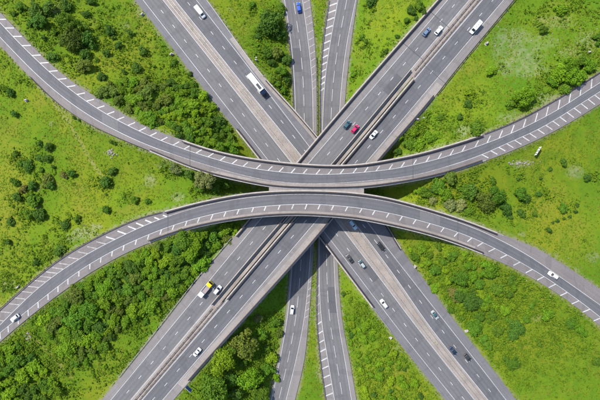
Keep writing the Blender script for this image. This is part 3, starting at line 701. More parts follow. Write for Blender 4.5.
def trunk_mesh(seed):
    rs = random.Random(seed); V = []; F = []
    def limb(p, q, r0, r1, n=6):
        p = Vector(p); q = Vector(q); ax = (q - p).normalized(); u = ax.orthogonal().normalized(); v = ax.cross(u); o = len(V)
        for c, r in ((p, r0), (q, r1)):
            for k in range(n):
                a = 2*math.pi*k/n; V.append(tuple(c + u*r*math.cos(a) + v*r*math.sin(a)))
        F.extend([(o+k, o+(k+1) % n, o+n+(k+1) % n, o+n+k) for k in range(n)])
    limb((0, 0, -0.12), (0.03, 0.02, 0.45), 0.07, 0.05); limb((0.03, 0.02, 0.45), (0.0, 0.05, 0.95), 0.05, 0.02)
    for k in range(5):
        a = k * 1.3 + rs.random(); limb((0.02, 0.02, 0.25 + 0.12*k), (0.5*math.cos(a), 0.5*math.sin(a), 0.55 + 0.13*k), 0.03, 0.01)
    me = bpy.data.meshes.new('trunk'); me.from_pydata(V, [], F); me.materials.append(MATS['bark']); return me
CROWN = {0: [crown_mesh(10 + i, 520, 0.135, 9, 1.0) for i in range(5)],
         1: [crown_mesh(30 + i, 1100, 0.095, 13, 1.05) for i in range(5)],
         2: [crown_mesh(50 + i, 3200, 0.058, 22, 1.1) for i in range(4)]}
TRUNK = [trunk_mesh(i) for i in range(3)]
TONE = {'d': (0.056, 0.122, 0.015), 'm': (0.076, 0.156, 0.012), 'y': (0.138, 0.232, 0.010), 'o': (0.094, 0.138, 0.020), 'p': (0.150, 0.182, 0.062), 'g': (0.104, 0.200, 0.010), 'r': (0.120, 0.118, 0.030)}
TWORD = {'d': 'dark green', 'm': 'mid green', 'y': 'bright yellow green', 'o': 'olive green', 'p': 'pale flowering', 'g': 'fresh green', 'r': 'brownish'}
vr = random.Random(3)
def plant(px, py, rpx, tone, label, group, tall=1.0):
    r = rpx / 2.1
    p = on_ground(px, py, r * 0.6)
    kind = 'tree' if r > 2.3 else 'shrub'  # named by crown radius alone; large shrubs also get the tree name
    root = empty('tree_or_large_shrub' if kind == 'tree' else 'shrub', p); tag(root, label, kind, group)
    lv = 0 if r < 2.0 else (1 if r < 4.2 else 2)
    c = bpy.data.objects.new('crown' if kind == 'tree' else 'foliage', vr.choice(CROWN[lv])); COL.objects.link(c); c.parent = root
    a = vr.random() * 6.28; h = r * tall * vr.uniform(0.9, 1.2)
    c.scale = (r * vr.uniform(0.85, 1.25), r * vr.uniform(0.85, 1.15), h); c.rotation_euler = (0, 0, a)
    t = TONE[tone]; k = vr.uniform(1.1, 1.6); hj = vr.uniform(-0.10, 0.12)
    c.color = (t[0] * k * (1 + hj), t[1] * k, t[2] * k, 1)
    tk = bpy.data.objects.new('trunk' if kind == 'tree' else 'stem', vr.choice(TRUNK)); COL.objects.link(tk); tk.parent = root
    tk.scale = (r, r, h); tk.rotation_euler = (0, 0, a)
    return root
ORD = ['', 'first', 'second', 'third', 'fourth', 'fifth', 'sixth', 'seventh', 'eighth', 'ninth', 'tenth', 'eleventh', 'twelfth', 'thirteenth', 'fourteenth', 'fifteenth', 'sixteenth', 'seventeenth', 'eighteenth', 'nineteenth']
def ordinal(n):
    if n < 20: return ORD[n]
    tens = {2: 'twent', 3: 'thirt', 4: 'fort', 5: 'fift'}[n // 10]
    return tens + 'ieth' if n % 10 == 0 else tens + 'y-' + ORD[n % 10]
SINGLE = {
 'above the upper ramp, top left': [(35, 9, 8, 'd'), (48, 10, 7, 'd'), (20, 7, 5, 'm'), (65, 3, 7, 'd'), (91, 1, 5, 'd'), (85, 13, 4.5, 'd'), (38, 21, 8, 'd'), (30, 23, 4, 'm'), (67, 22, 9, 'm'), (79, 27, 8, 'm'), (71, 38, 12, 'o'), (85, 41, 8.5, 'd'), (84, 55, 6, 'd'), (83, 66, 8, 'o'), (53, 56, 5.5, 'd'), (43, 38, 3, 'd'), (55, 32, 4, 'm'), (109.5, 29, 5.5, 'd'), (107, 53, 4.5, 'd'), (113, 38, 2.5, 'd'), (118, 46, 4.5, 'd'), (102, 75, 5, 'd'), (96, 60, 2.5, 'm'), (130, 33, 4, 'd'), (144, 52, 5, 'd'), (135, 67, 5, 'd'), (124, 71, 3, 'd'), (174, 63, 4, 'm'), (190, 74, 3, 'd'), (146, 77, 3, 'm'), (154, 66, 2.2, 'm'), (14, 13, 3, 'd')],
 'left of the slip roads, top': [(269, 24, 13, 'd'), (279, 35, 7, 'd'), (258, 36, 4, 'd'), (281, 9, 5, 'm'), (251, 4, 3.5, 'm'), (263, 12, 4, 'g'), (266, 52, 6, 'm'), (276, 50, 7, 'o'), (285, 60, 6, 'd'), (280, 70, 6.5, 'm'), (286, 80, 5, 'd'), (272, 62, 5, 'd'), (284, 90, 4.5, 'm'), (277, 84, 4, 'm')],
 'right of the slip roads, top': [(362, 37, 4, 'm'), (366, 42, 3.5, 'm'), (372, 1, 5.5, 'd'), (420, 4, 6, 'm'), (412, 11, 5, 'd'), (407, 20, 4, 'm'), (398, 36, 3, 'd'), (386, 51, 3, 'd'), (354, 75, 3.5, 'g'), (382, 55, 2.5, 'm'), (416, 18, 3, 'd'), (425, 12, 3, 'd')],
 'above the upper ramp, right': [(467, 103, 5, 'd'), (476, 127, 8, 'm'), (460, 117, 4, 'd'), (441, 117, 3.5, 'm'), (415, 131, 5, 'g'), (429, 139, 7, 'g'), (411, 143, 6, 'm'), (397, 151, 4.5, 'd'), (421, 146, 7, 'g'), (438, 134, 5, 'g'), (523, 97, 9, 'g'), (513, 103, 6, 'm'), (532, 93, 6, 'g'), (600, 38, 6, 'm'), (570, 66, 9, 'g'), (582, 60, 7, 'm'), (592, 66, 8, 'g'), (560, 74, 9, 'y'), (575, 78, 9, 'g'), (567, 88, 6, 'm'), (553, 82, 6, 'g'), (492, 70, 6, 'y'), (545, 30, 5, 'm'), (562, 8, 6, 'y'), (470, 93, 5, 'y'), (400, 138, 4, 'g')],
 'between the ramps, left field': [(9, 92, 5, 'd'), (14, 114, 4, 'd'), (39, 144, 3, 'd'), (48, 147, 5, 'd'), (15, 154, 4, 'm'), (39, 158, 4, 'd'), (47, 158, 4.5, 'd'), (74, 118, 2, 'd'), (111, 142, 2.4, 'd'), (115, 144, 2, 'd'), (27, 165, 6, 'd'), (20, 163, 4, 'm'), (45, 180, 6, 'o'), (51, 184, 5, 'd'), (53, 167, 2.5, 'd'), (63, 176, 3.5, 'r'), (72, 174, 4.6, 'd'), (15, 182, 4.5, 'm'), (24, 189, 4, 'r'), (32, 187, 5, 'd'), (16, 197, 5, 'd'), (31, 200, 8, 'm'), (37, 215, 6.5, 'd'), (28, 213, 6, 'm'), (9, 221, 4.2, 'd'), (64, 224, 5, 'd'), (76, 220, 4, 'm'), (112, 172, 4.6, 'd'), (106, 184, 6, 'd'), (107, 210, 4.6, 'm'), (106, 195, 1.6, 'd'), (59, 250, 5.5, 'd'), (36, 262, 4, 'd'), (8, 242, 4, 'd'), (134, 199, 5, 'm'), (147, 202, 3, 'm'), (176, 170, 7, 'p'), (188, 174, 5, 'd'), (205, 181, 10, 'p'), (214, 188, 7, 'm'), (200, 189, 5, 'm'), (226, 186, 6, 'm'), (41, 170, 3, 'm'), (79, 120, 1.8, 'd')],
 'between the ramps, right field': [(450, 179, 6.5, 'o'), (440, 184, 7, 'm'), (436, 189, 5.5, 'd'), (427, 194, 6.5, 'm'), (432, 201, 5, 'p'), (448, 195, 8, 'g'), (473, 193, 8.5, 'd'), (465, 191, 7, 'm'), (452, 206, 7, 'p'), (461, 207, 6, 'p'), (468, 212, 5, 'm'), (420, 190, 5, 'g'), (486, 201, 9, 'o'), (505, 208, 7, 'd'), (497, 195, 9, 'm'), (521, 195, 8, 'm'), (526, 198, 5, 'd'), (539, 193, 3.5, 'd'), (564, 207, 5, 'm'), (521, 213, 4.5, 'd'), (535, 214, 3, 'm'), (509, 215, 3.5, 'd'), (589, 178, 4.2, 'd'), (564, 162, 4.2, 'd'), (518, 179, 2, 'd'), (541, 178, 2, 'd'), (551, 169, 2.5, 'd'), (549, 231, 3, 'd'), (553, 222.5, 2, 'd'), (558, 220.5, 2.2, 'd'), (564, 219, 1.8, 'd'), (570, 216.5, 2.1, 'd'), (576, 212, 2.2, 'd'), (578, 205, 2, 'd'), (494, 180, 4, 'm')],
 'below the lower ramp, right': [(472, 299, 12, 'd'), (455, 294, 8, 'r'), (460, 278, 9, 'm'), (477, 328, 9, 'm'), (517, 330, 9, 'd'), (514, 363, 8, 'm'), (581, 331, 7, 'g'), (573, 324, 6, 'm'), (507, 311, 7, 'g'), (550, 313, 7, 'g'), (494, 315, 6, 'm'), (444, 260, 4.2, 'm'), (454, 255, 6, 'm'), (465, 283, 4, 'g'), (480, 282, 6, 'm'), (430, 262, 4, 'g'), (490, 270, 8, 'g'), (500, 290, 8, 'm'), (486, 300, 6, 'g'), (436, 290, 5, 'g'), (424, 250, 5, 'g'), (440, 246, 4, 'm'), (526, 318, 5, 'm'), (488, 345, 6, 'm'), (540, 345, 4, 'm'), (598, 362, 5, 'm'), (562, 346, 3.5, 'm'), (470, 266, 6, 'g'), (512, 278, 6, 'm'), (452, 310, 5, 'm')],
 'left of the slip roads, bottom': [(257.5, 319, 5.5, 'p'), (277, 321, 6.5, 'm'), (244, 343, 13, 'o'), (222, 362, 12, 'y'), (274, 357, 7.5, 'y'), (242, 364, 5, 'm'), (232, 379, 7, 'd'), (212, 388, 13, 'm'), (251, 380, 12, 'g'), (261, 396, 9, 'm'), (239, 394, 8, 'd'), (267, 372, 7, 'm'), (264, 336, 7, 'm'), (199, 397, 6, 'g'), (279, 335, 5, 'o'), (230, 352, 6, 'm'), (268, 348, 6, 'm'), (222, 398, 7, 'm'), (276, 378, 4.5, 'g')],
}
for reg, lst in SINGLE.items():
    lst = sorted(lst, key=lambda q: q[0])
    for i, (x, y, rp, tn) in enumerate(lst):
        size = 'small' if rp < 3.6 else ('rounded' if rp < 7 else 'big')
        plant(x, y, rp, tn, '%s %s %s %s, %s from the left' % (size, TWORD[tn], 'tree' if rp / 2.1 > 2.3 else 'shrub', reg, ordinal(i + 1)), 'shrubs and trees ' + reg, 0.55 if reg == 'below the lower ramp, right' else (0.75 if rp < 9 else 0.95))
def inside(poly, x, y):
    c = False; n = len(poly); j = n - 1
    for i in range(n):
        (xi, yi), (xj, yj) = poly[i], poly[j]
        if (yi > y) != (yj > y) and x < (xj - xi) * (y - yi) / (yj - yi) + xi: c = not c
        j = i
    return c
def thicket(poly, n_try, rmin, rmax, tones, label, group, sep=0.8, tall=0.66, cap=200):
    xs = [p[0] for p in poly]; ys = [p[1] for p in poly]; got = []
    for _ in range(n_try):
        x = vr.uniform(min(xs), max(xs)); y = vr.uniform(min(ys), max(ys))
        if not inside(poly, x, y): continue
        rp = rmin + (rmax - rmin) * vr.random() ** 1.6
        if any((x - a) ** 2 + (y - b) ** 2 < ((rp + c) * sep) ** 2 for a, b, c in got): continue
        q = on_ground(x, y, rp / 2.1 * 0.6)
        if float(road_dist(np.array(q.x), np.array(q.y))) < rp / 2.1 * 0.55 + 0.2: continue
        got.append((x, y, rp))
        tn = tones(x, y) if callable(tones) else vr.choice(tones)
        sz = 'small' if rp < rmin + 0.25 * (rmax - rmin) else ('medium sized' if rp < rmin + 0.6 * (rmax - rmin) else 'large')
        plant(x, y, rp, tn, '%s %s %s %s' % (sz, TWORD[tn], 'tree' if rp / 2.1 > 2.3 else 'shrub', label), group, tall)
        if len(got) >= cap: break
    return got
nz = lambda x, y, s: float(vnoise(np.array(x), np.array(y), 16.0, s))
T5 = [(40, 324), (60, 303), (100, 274), (150, 249), (200, 233), (236, 227), (236, 240), (200, 276), (160, 303), (136, 316), (108, 342), (90, 362), (78, 366), (54, 345)]
thicket(T5, 9000, 4.6, 9.5, lambda x, y: vr.choice('ggyym') if nz(x, y, 4) > 0.48 else vr.choice('mmgogd'), 'in the wood below the lower ramp, left', 'crowded wood below the lower ramp', 0.62)
T6 = [(0, 352), (16, 345), (36, 362), (56, 388), (48, 402), (-14, 402), (-14, 362)]
thicket(T6, 3000, 4.6, 9.0, lambda x, y: vr.choice('ggyym') if nz(x, y, 5) > 0.4 else vr.choice('mmd'), 'in the bottom left corner clump', 'clump in the bottom left corner', 0.68)
T1a = [(100, 86), (128, 79), (150, 82), (166, 84), (168, 105), (163, 122), (145, 120), (126, 107), (108, 98)]
thicket(T1a, 2500, 4.5, 9.5, 'omgoygo', 'in the clump above the upper ramp, left half', 'olive clump above the upper ramp', 0.66)
T1b = [(168, 82), (192, 80), (205, 98), (220, 116), (234, 140), (234, 153), (214, 149), (190, 140), (168, 132), (165, 110)]
thicket(T1b, 3000, 4.0, 8.5, lambda x, y: vr.choice('gygym') if nz(x, y, 6) > 0.35 else vr.choice('dm'), 'in the clump between upper ramp and falling motorway', 'bright clump beside the falling motorway', 0.66)
T3 = [(340, 278), (352, 298), (385, 338), (412, 370), (430, 400), (358, 400), (353, 372), (348, 345), (343, 322)]
thicket(T3, 3500, 2.6, 6.2, lambda x, y: vr.choice('gyyyg') if nz(x, y, 7) > 0.42 else vr.choice('mggd'), 'sized bush between right slip road and falling motorway', 'shrubs on the bank below the crossing', 0.74, cap=50)
T7 = [(84, 372), (110, 350), (140, 325), (205, 278), (232, 245), (234, 252), (205, 286), (165, 322), (110, 390)]
thicket(T7, 900, 1.8, 3.6, 'gym', 'on the grass strip beside the rising motorway, left', 'low shrubs beside the rising motorway', 1.3, cap=14)

T8 = [(392, 244), (436, 242), (486, 262), (515, 284), (536, 312), (520, 345), (486, 340), (455, 312), (424, 280)]
thicket(T8, 1500, 2.8, 6.5, 'gggmymy', 'sized bush in the scrub below the lower ramp, right', 'scrub shrubs below the lower ramp', 0.85, 0.6, cap=50)

# uncountable low growth: grass tufts, scrub leaves, pale weeds
def leaves_stuff(name, C, size, up, mat, lift):
    n = len(C); rs = np.random.RandomState(len(name))
    nr = rs.randn(n, 3); nr[:, 2] = np.abs(nr[:, 2]) + up; nr /= np.linalg.norm(nr, axis=1)[:, None]
    t = np.cross(nr, rs.randn(n, 3)); t /= np.linalg.norm(t, axis=1)[:, None]; bt = np.cross(nr, t)
    sz = (size * (0.5 + rs.rand(n)))[:, None]
    V = np.stack([C - t*sz - bt*sz*0.5, C + t*sz*0.4 - bt*sz*0.8, C + t*sz + bt*sz*0.4, C - t*sz*0.4 + bt*sz*0.8], 1)
    V[:, :, 2] += lift
    me = bpy.data.meshes.new(name); me.vertices.add(n * 4); me.vertices.foreach_set('co', V.reshape(-1).astype(np.float32))
    me.loops.add(n * 4); me.loops.foreach_set('vertex_index', np.arange(n * 4, dtype=np.int32))
    me.polygons.add(n); me.polygons.foreach_set('loop_start', np.arange(0, n * 4, 4, dtype=np.int32)); me.update(); me.validate()
    return link(name, me, mat)
def scatter(n, seed, fn, margin):
    rs = np.random.RandomState(seed); X = rs.uniform(-160, 160, n); Y = rs.uniform(-112, 112, n)
    keep = (fn(X, Y) > rs.rand(n)) & (road_dist(X, Y) > margin) & ~in_median(X, Y); X, Y = X[keep], Y[keep]
    return X, Y
X, Y = scatter(170000, 1, lambda x, y: np.clip((vnoise(x, y, 5, 1) * 0.6 + vnoise(x, y, 19, 2) * 0.7 - 0.25) * 1.3, 0.1, 1), 0.12)
C = np.stack([X, Y, ground_z(X, Y) + 0.05], -1)
tag(leaves_stuff('grass', C, 0.32, 3.0, 'grass_tuft', 0.03), 'long yellow green grass covering the ground between the roads', 'grass', kind='stuff')
SCRUB = [(465, 285, 60, 45, 0.95), (390, 345, 40, 55, 1.0), (180, 110, 60, 35, 0.8), (130, 290, 110, 45, 0.9), (20, 370, 50, 35, 0.9), (240, 360, 40, 50, 0.9), (60, 35, 65, 40, 0.5), (130, 60, 40, 30, 0.35),
         (425, 135, 30, 25, 0.9), (465, 195, 60, 24, 0.75), (570, 75, 30, 20, 0.9), (530, 330, 60, 55, 0.6), (275, 60, 20, 45, 0.7), (525, 98, 16, 9, .8), (120, 350, 60, 30, .35), (380, 40, 30, 40, .2), (560, 12, 40, 14, .35)]
for lst in SINGLE.values():
    for x_, y_, r_, t_ in lst:
        if r_ > 3.4: SCRUB.append((x_ + 0.3, y_, r_ * 1.3, r_ * 1.2, 0.6))
def scrub_fn(x, y):
    f = (CAMZ - 9) / K; m_ = patch_mask(x / f + 300, 200 - y / f, SCRUB)
    return np.clip((vnoise(x, y, 6, 11) * 0.7 + vnoise(x, y, 17, 12) * 0.5 - 0.36) * 2.2, 0.03, 1) * (m_ + 0.004)
X, Y = scatter(110000, 2, scrub_fn, 1.7)
k8 = 10; rs_ = np.random.RandomState(5); rad_ = np.repeat(0.35 + 1.5 * rs_.rand(len(X)) ** 2, k8)
Xs = np.repeat(X, k8); Ys = np.repeat(Y, k8); dd = rs_.randn(len(Xs), 3); dd /= np.linalg.norm(dd, axis=1)[:, None]
Xs = Xs + dd[:, 0] * rad_; Ys = Ys + dd[:, 1] * rad_
C = np.stack([Xs, Ys, ground_z(Xs, Ys) + np.abs(dd[:, 2]) * rad_ * 0.9], -1)
tag(leaves_stuff('scrub', C, 0.29, 0.7, 'scrub_leaf', 0.02), 'low tangled green scrub scattered through the grass', 'scrub', kind='stuff')
def pale_fn(x, y):
    f = (CAMZ - 9) / K; m_ = patch_mask(x / f + 300, 200 - y / f, PATCH); rd = road_dist(x, y)
    return np.clip(m_ * 0.4 * vnoise(x, y, 2.5, 21) + 0.14 * (rd < 2.6) * vnoise(x, y, 4, 22), 0, 1)
X, Y = scatter(120000, 3, pale_fn, 0.4)
C = np.stack([X, Y, ground_z(X, Y) + 0.05], -1)
tag(leaves_stuff('weeds', C, 0.26, 0.5, 'pale_weed', 0.08), 'pale dry weeds on the bare patches and road verges', 'weeds', kind='stuff')

# ------------------------------------------------------------------ vehicles
def loft(name, stations, mat, parent, smooth=True, n=16, power=0.38):
    """stations: (x, half width, z low, z high, edge roundness)"""
    V = []; F = []
    for x, hw, z0, z1 in stations:
        for k in range(n):
            a = 2 * math.pi * (k + 0.5) / n; ca, sa = math.cos(a), math.sin(a)
            V.append((x, hw * math.copysign(abs(ca) ** power, ca), (z0 + z1) / 2 + (z1 - z0) / 2 * math.copysign(abs(sa) ** power, sa)))
    m_ = len(stations)
    for i in range(m_ - 1):
        F += [(i*n + k, (i+1)*n + k, (i+1)*n + (k+1) % n, i*n + (k+1) % n) for k in range(n)]
    F += [tuple(range(n)), tuple((m_-1)*n + k for k in reversed(range(n)))]
    o = pydata(name, V, F, mat, parent, smooth)
    bm = bmesh.new(); bm.from_mesh(o.data); bmesh.ops.recalc_face_normals(bm, faces=bm.faces); bm.to_mesh(o.data); bm.free()
    return o
def quadp(name, pts, mat, parent, thick=0.02):
    P = [Vector(p) for p in pts]; nrm = (P[1] - P[0]).cross(P[2] - P[0]).normalized() * thick
    V = [tuple(p + nrm) for p in P] + [tuple(p - nrm) for p in P]; k = len(P)
    F = [tuple(range(k)), tuple(reversed(range(k, 2*k)))] + [(i, i + k, (i+1) % k + k, (i+1) % k) for i in range(k)]
    return pydata(name, V, F, mat, parent)
def boxp(name, x0, x1, y0, y1, z0, z1, mat, parent, bev=0.04):
    bm = bmesh.new(); bmesh.ops.create_cube(bm, size=1.0)
    for v in bm.verts: v.co = ((x0+x1)/2 + v.co.x*(x1-x0), (y0+y1)/2 + v.co.y*(y1-y0), (z0+z1)/2 + v.co.z*(z1-z0))
    if bev: bmesh.ops.bevel(bm, geom=list(bm.edges), offset=bev, segments=2, affect='EDGES')
    me = bpy.data.meshes.new(name); bm.to_mesh(me); bm.free(); return link(name, me, mat, parent)
def wheel(x, y, r, w, parent):
    def cyl(rad, wid):
        n = 16; V = []; F = []
        for sy in (-1, 1): V += [(x + rad*math.cos(2*math.pi*k/n), y + sy*wid/2, r + rad*math.sin(2*math.pi*k/n)) for k in range(n)]
        F = [(k, (k+1) % n, n + (k+1) % n, n + k) for k in range(n)] + [tuple(reversed(range(n))), tuple(range(n, 2*n))]; return V, F
    t = pydata('wheel', *cyl(r, w), 'tyre_rubber', parent); pydata('rim', *cyl(r*0.62, w + 0.02), 'alloy', t)
def car(root, paint, L=4.5, Wd_=1.82, H=1.46, style='hatch', roof=None):
    h = Wd_ / 2; P = 'paint_' + paint; RP = 'paint_' + (roof or paint)
    f = L / 2
    loft('body', [(-f, h*0.80, 0.42, 0.80), (-f+0.10, h*0.92, 0.30, 0.93), (-f+0.5, h, 0.24, 0.97), (-0.6, h*1.01, 0.22, 0.95), (0.5, h*1.01, 0.22, 0.94), (f-1.0, h, 0.23, 0.90), (f-0.45, h*0.97, 0.26, 0.82), (f-0.12, h*0.86, 0.32, 0.70), (f, h*0.66, 0.40, 0.58)], P, root)
    # greenhouse
    rb = -f + (0.28 if style == 'hatch' else 0.85); rt_ = rb + (0.35 if style == 'hatch' else 0.55); wt = 0.38; wb = wt + 0.85
    hw0, hw1 = h*0.93, h*0.74; z0, z1 = 0.90, H - 0.03
    V = [(rb, -hw0, z0), (rb, hw0, z0), (wb, hw0, z0), (wb, -hw0, z0), (rt_, -hw1, z1), (rt_, hw1, z1), (wt, hw1, z1), (wt, -hw1, z1)]
    F = [(4, 5, 6, 7), (0, 4, 7, 3), (1, 2, 6, 5), (2, 3, 7, 6), (0, 1, 5, 4)]
    cb = pydata('cabin', V, F, P, root)
    def lerp3(a, b, t): return tuple(a[i]*(1-t) + b[i]*t for i in range(3))
    def pane(a, b, c, d, m0, m1, name):
        A = lerp3(a, b, m0); B = lerp3(a, b, 1-m0); C_ = lerp3(d, c, 1-m0); D = lerp3(d, c, m0)
        q = [lerp3(A, D, m1), lerp3(B, C_, m1), lerp3(C_, B, m1*0.6), lerp3(D, A, m1*0.6)]; quadp(name, q, 'glass', root, 0.015)
    pane(V[2], V[3], V[7], V[6], 0.06, 0.06, 'windscreen'); pane(V[0], V[1], V[5], V[4], 0.08, 0.14, 'rear_window')
    mid = lambda a, b: lerp3(a, b, 0.5)
    for a, b, c, d in ((V[0], mid(V[0], V[3]), mid(V[4], V[7]), V[4]), (mid(V[0], V[3]), V[3], V[7], mid(V[4], V[7])), (V[1], mid(V[1], V[2]), mid(V[5], V[6]), V[5]), (mid(V[1], V[2]), V[2], V[6], mid(V[5], V[6]))):
        pane(a, b, c, d, 0.06, 0.12, 'side_window')
    loft('roof', [(rt_ - 0.04, hw1*0.80, z1 - 0.03, z1 + 0.03), (rt_ + 0.2, hw1*0.99, z1 - 0.03, z1 + 0.06), (wt - 0.25, hw1*0.99, z1 - 0.03, z1 + 0.06), (wt + 0.04, hw1*0.82, z1 - 0.03, z1 + 0.02)], RP, root, power=0.5)
    for sy in (-1, 1):
        boxp('headlight', f-0.32, f-0.10, sy*h*0.62 - 0.16, sy*h*0.62 + 0.16, 0.60, 0.76, 'lamp_clear', root, 0.03)
        boxp('tail_light', -f+0.02, -f+0.14, sy*h*0.74 - 0.12, sy*h*0.74 + 0.12, 0.72, 0.88, 'lamp_red', root, 0.02)
        boxp('wing_mirror', wb - 0.35, wb - 0.15, sy*(h + 0.08) - 0.1, sy*(h + 0.08) + 0.1, 0.93, 1.07, P, root, 0.03)
        wheel(f - 0.85, sy*(h - 0.12), 0.32, 0.22, root); wheel(-f + 0.78, sy*(h - 0.12), 0.32, 0.22, root)
    boxp('bumper', f-0.10, f+0.03, -h*0.6, h*0.6, 0.30, 0.42, 'black_plastic', root, 0.03)
def van(root, paint, L=5.6, Wd_=2.0, H=2.3, lights=0):
    h = Wd_/2; f = L/2; P = 'paint_' + paint
    loft('cargo_body', [(-f, h*0.95, 0.40, H-0.08), (-f+0.08, h, 0.32, H), (f-1.95, h, 0.32, H), (f-1.70, h*0.97, 0.32, H-0.06)], P, root, power=0.22)
    loft('cab', [(f-1.72, h*0.96, 0.32, H-0.08), (f-1.55, h*0.95, 0.32, H-0.16), (f-0.95, h*0.95, 0.32, 1.32), (f-0.35, h*0.93, 0.32, 1.08), (f-0.05, h*0.86, 0.34, 0.86), (f, h*0.7, 0.4, 0.7)], P, root, power=0.25)
    x0, x1 = f-0.98, f-1.56
    quadp('windscreen', [(x0, -h*0.78, 1.36), (x0, h*0.78, 1.36), (x1, h*0.70, H-0.15), (x1, -h*0.70, H-0.15)], 'glass', root, 0.035)
    for sy in (-1, 1):
        quadp('side_window', [(f-1.9, sy*h*0.985, 1.25), (f-1.15, sy*h*0.97, 1.25), (f-1.5, sy*h*0.97, H-0.35), (f-1.9, sy*h*0.985, H-0.35)], 'glass', root, 0.03)
        boxp('wing_mirror', f-1.25, f-1.05, sy*(h+0.12)-0.12, sy*(h+0.12)+0.12, 1.25, 1.55, 'black_plastic', root, 0.03)
        boxp('headlight', f-0.25, f-0.04, sy*h*0.68-0.15, sy*h*0.68+0.15, 0.66, 0.86, 'lamp_clear', root, 0.03)
        boxp('tail_light', -f-0.02, -f+0.06, sy*h*0.86-0.08, sy*h*0.86+0.08, 0.9, 1.3, 'lamp_red', root, 0.02)
        wheel(f-0.95, sy*(h-0.13), 0.35, 0.24, root); wheel(-f+1.0, sy*(h-0.13), 0.35, 0.24, root)
    quadp('rear_window', [(-f-0.005, -h*0.7, 1.3), (-f-0.005, h*0.7, 1.3), (-f-0.005, h*0.65, H-0.35), (-f-0.005, -h*0.65, H-0.35)], 'glass', root, 0.02)
    for k in range(lights): boxp('roof_vent', -f+0.9+1.25*k, -f+1.35+1.25*k, -0.28, 0.28, H-0.02, H+0.12, 'paint_sage', root, 0.04)
def lorry(root):
    L = 12.0; f = L/2; h = 1.25
    boxp('chassis', -f+0.2, f-0.3, -0.5, 0.5, 0.55, 0.95, 'black_plastic', root)
    boxp('cargo_box', -f, f-2.4, -h, h, 0.98, 3.9, 'paint_white', root, 0.05)
    boxp('roof_panel', f-6.2, f-3.1, -0.62, 0.62, 3.905, 3.98, 'paint_charcoal', root, 0.03)
    loft('cab', [(f-2.36, h*0.97, 0.5, 3.35), (f-2.1, h*0.99, 0.45, 3.3), (f-0.55, h*0.98, 0.45, 2.75), (f-0.12, h*0.96, 0.45, 1.6), (f, h*0.9, 0.5, 1.3)], 'paint_navy', root, power=0.22)
    quadp('windscreen', [(f-0.10, -h*0.85, 1.65), (f-0.10, h*0.85, 1.65), (f-0.5, h*0.82, 2.65), (f-0.5, -h*0.82, 2.65)], 'glass', root, 0.03)
    for sy in (-1, 1):
        quadp('side_window', [(f-1.7, sy*h*0.985, 1.6), (f-0.5, sy*h*0.985, 1.6), (f-0.75, sy*h*0.985, 2.5), (f-1.7, sy*h*0.985, 2.5)], 'glass', root, 0.03)
        boxp('wing_mirror', f-0.4, f-0.15, sy*(h+0.2)-0.12, sy*(h+0.2)+0.12, 1.9, 2.5, 'black_plastic', root)
        boxp('headlight', f-0.1, f+0.02, sy*0.9-0.18, sy*0.9+0.18, 0.7, 0.95, 'lamp_clear', root, 0.02)
        boxp('tail_light', -f-0.03, -f+0.05, sy*1.0-0.15, sy*1.0+0.15, 0.75, 0.93, 'lamp_red', root, 0.02)
        for x in (f-1.2, -f+1.4, -f+2.6): wheel(x, sy*(h-0.17), 0.48, 0.3, root)
def flatbed(root):
    L = 8.4; f = L/2; h = 1.2
    boxp('chassis', -f+0.2, f-0.3, -0.45, 0.45, 0.55, 0.95, 'black_plastic', root)
    loft('cab', [(f-2.2, h*0.96, 0.5, 2.75), (f-2.0, h, 0.45, 2.8), (f-0.7, h, 0.45, 2.72), (f-0.1, h*0.97, 0.45, 1.6), (f, h*0.9, 0.5, 1.3)], 'paint_yellow', root, power=0.22)
    quadp('windscreen', [(f-0.08, -h*0.85, 1.65), (f-0.08, h*0.85, 1.65), (f-0.62, h*0.82, 2.60), (f-0.62, -h*0.82, 2.60)], 'glass', root, 0.03)
    boxp('load_bed', -f, f-2.35, -h, h, 0.98, 1.22, 'paint_bedgrey', root)
    boxp('headboard', f-2.6, f-2.45, -h, h, 1.23, 2.1, 'paint_bedgrey', root)
    boxp('load_box', -f+0.1, -f+2.3, -h+0.1, h-0.1, 1.23, 2.5, 'paint_white', root, 0.06)
    boxp('side_board', -f+2.4, f-2.7, -h, -h+0.1, 1.23, 1.75, 'paint_bedgrey', root); boxp('side_board', -f+2.4, f-2.7, h-0.1, h, 1.23, 1.75, 'paint_white', root)
    boxp('light_bar', f-1.6, f-1.3, -h*0.7, h*0.7, 2.81, 2.95, 'paint_yellow', root, 0.04)
    for sy in (-1, 1):
        quadp('side_window', [(f-1.6, sy*h*1.0, 1.6), (f-0.5, sy*h*1.0, 1.6), (f-0.8, sy*h*1.0, 2.4), (f-1.6, sy*h*1.0, 2.4)], 'glass', root, 0.03)
        boxp('wing_mirror', f-0.4, f-0.15, sy*(h+0.2)-0.12, sy*(h+0.2)+0.12, 1.8, 2.4, 'black_plastic', root)
        boxp('headlight', f-0.1, f+0.02, sy*0.85-0.18, sy*0.85+0.18, 0.7, 0.95, 'lamp_clear', root, 0.02)
        boxp('tail_light', -f-0.03, -f+0.05, sy*1.0-0.15, sy*1.0+0.15, 0.75, 0.93, 'lamp_red', root, 0.02)
        for x in (f-1.2, -f+1.6): wheel(x, sy*(h-0.17), 0.46, 0.3, root)
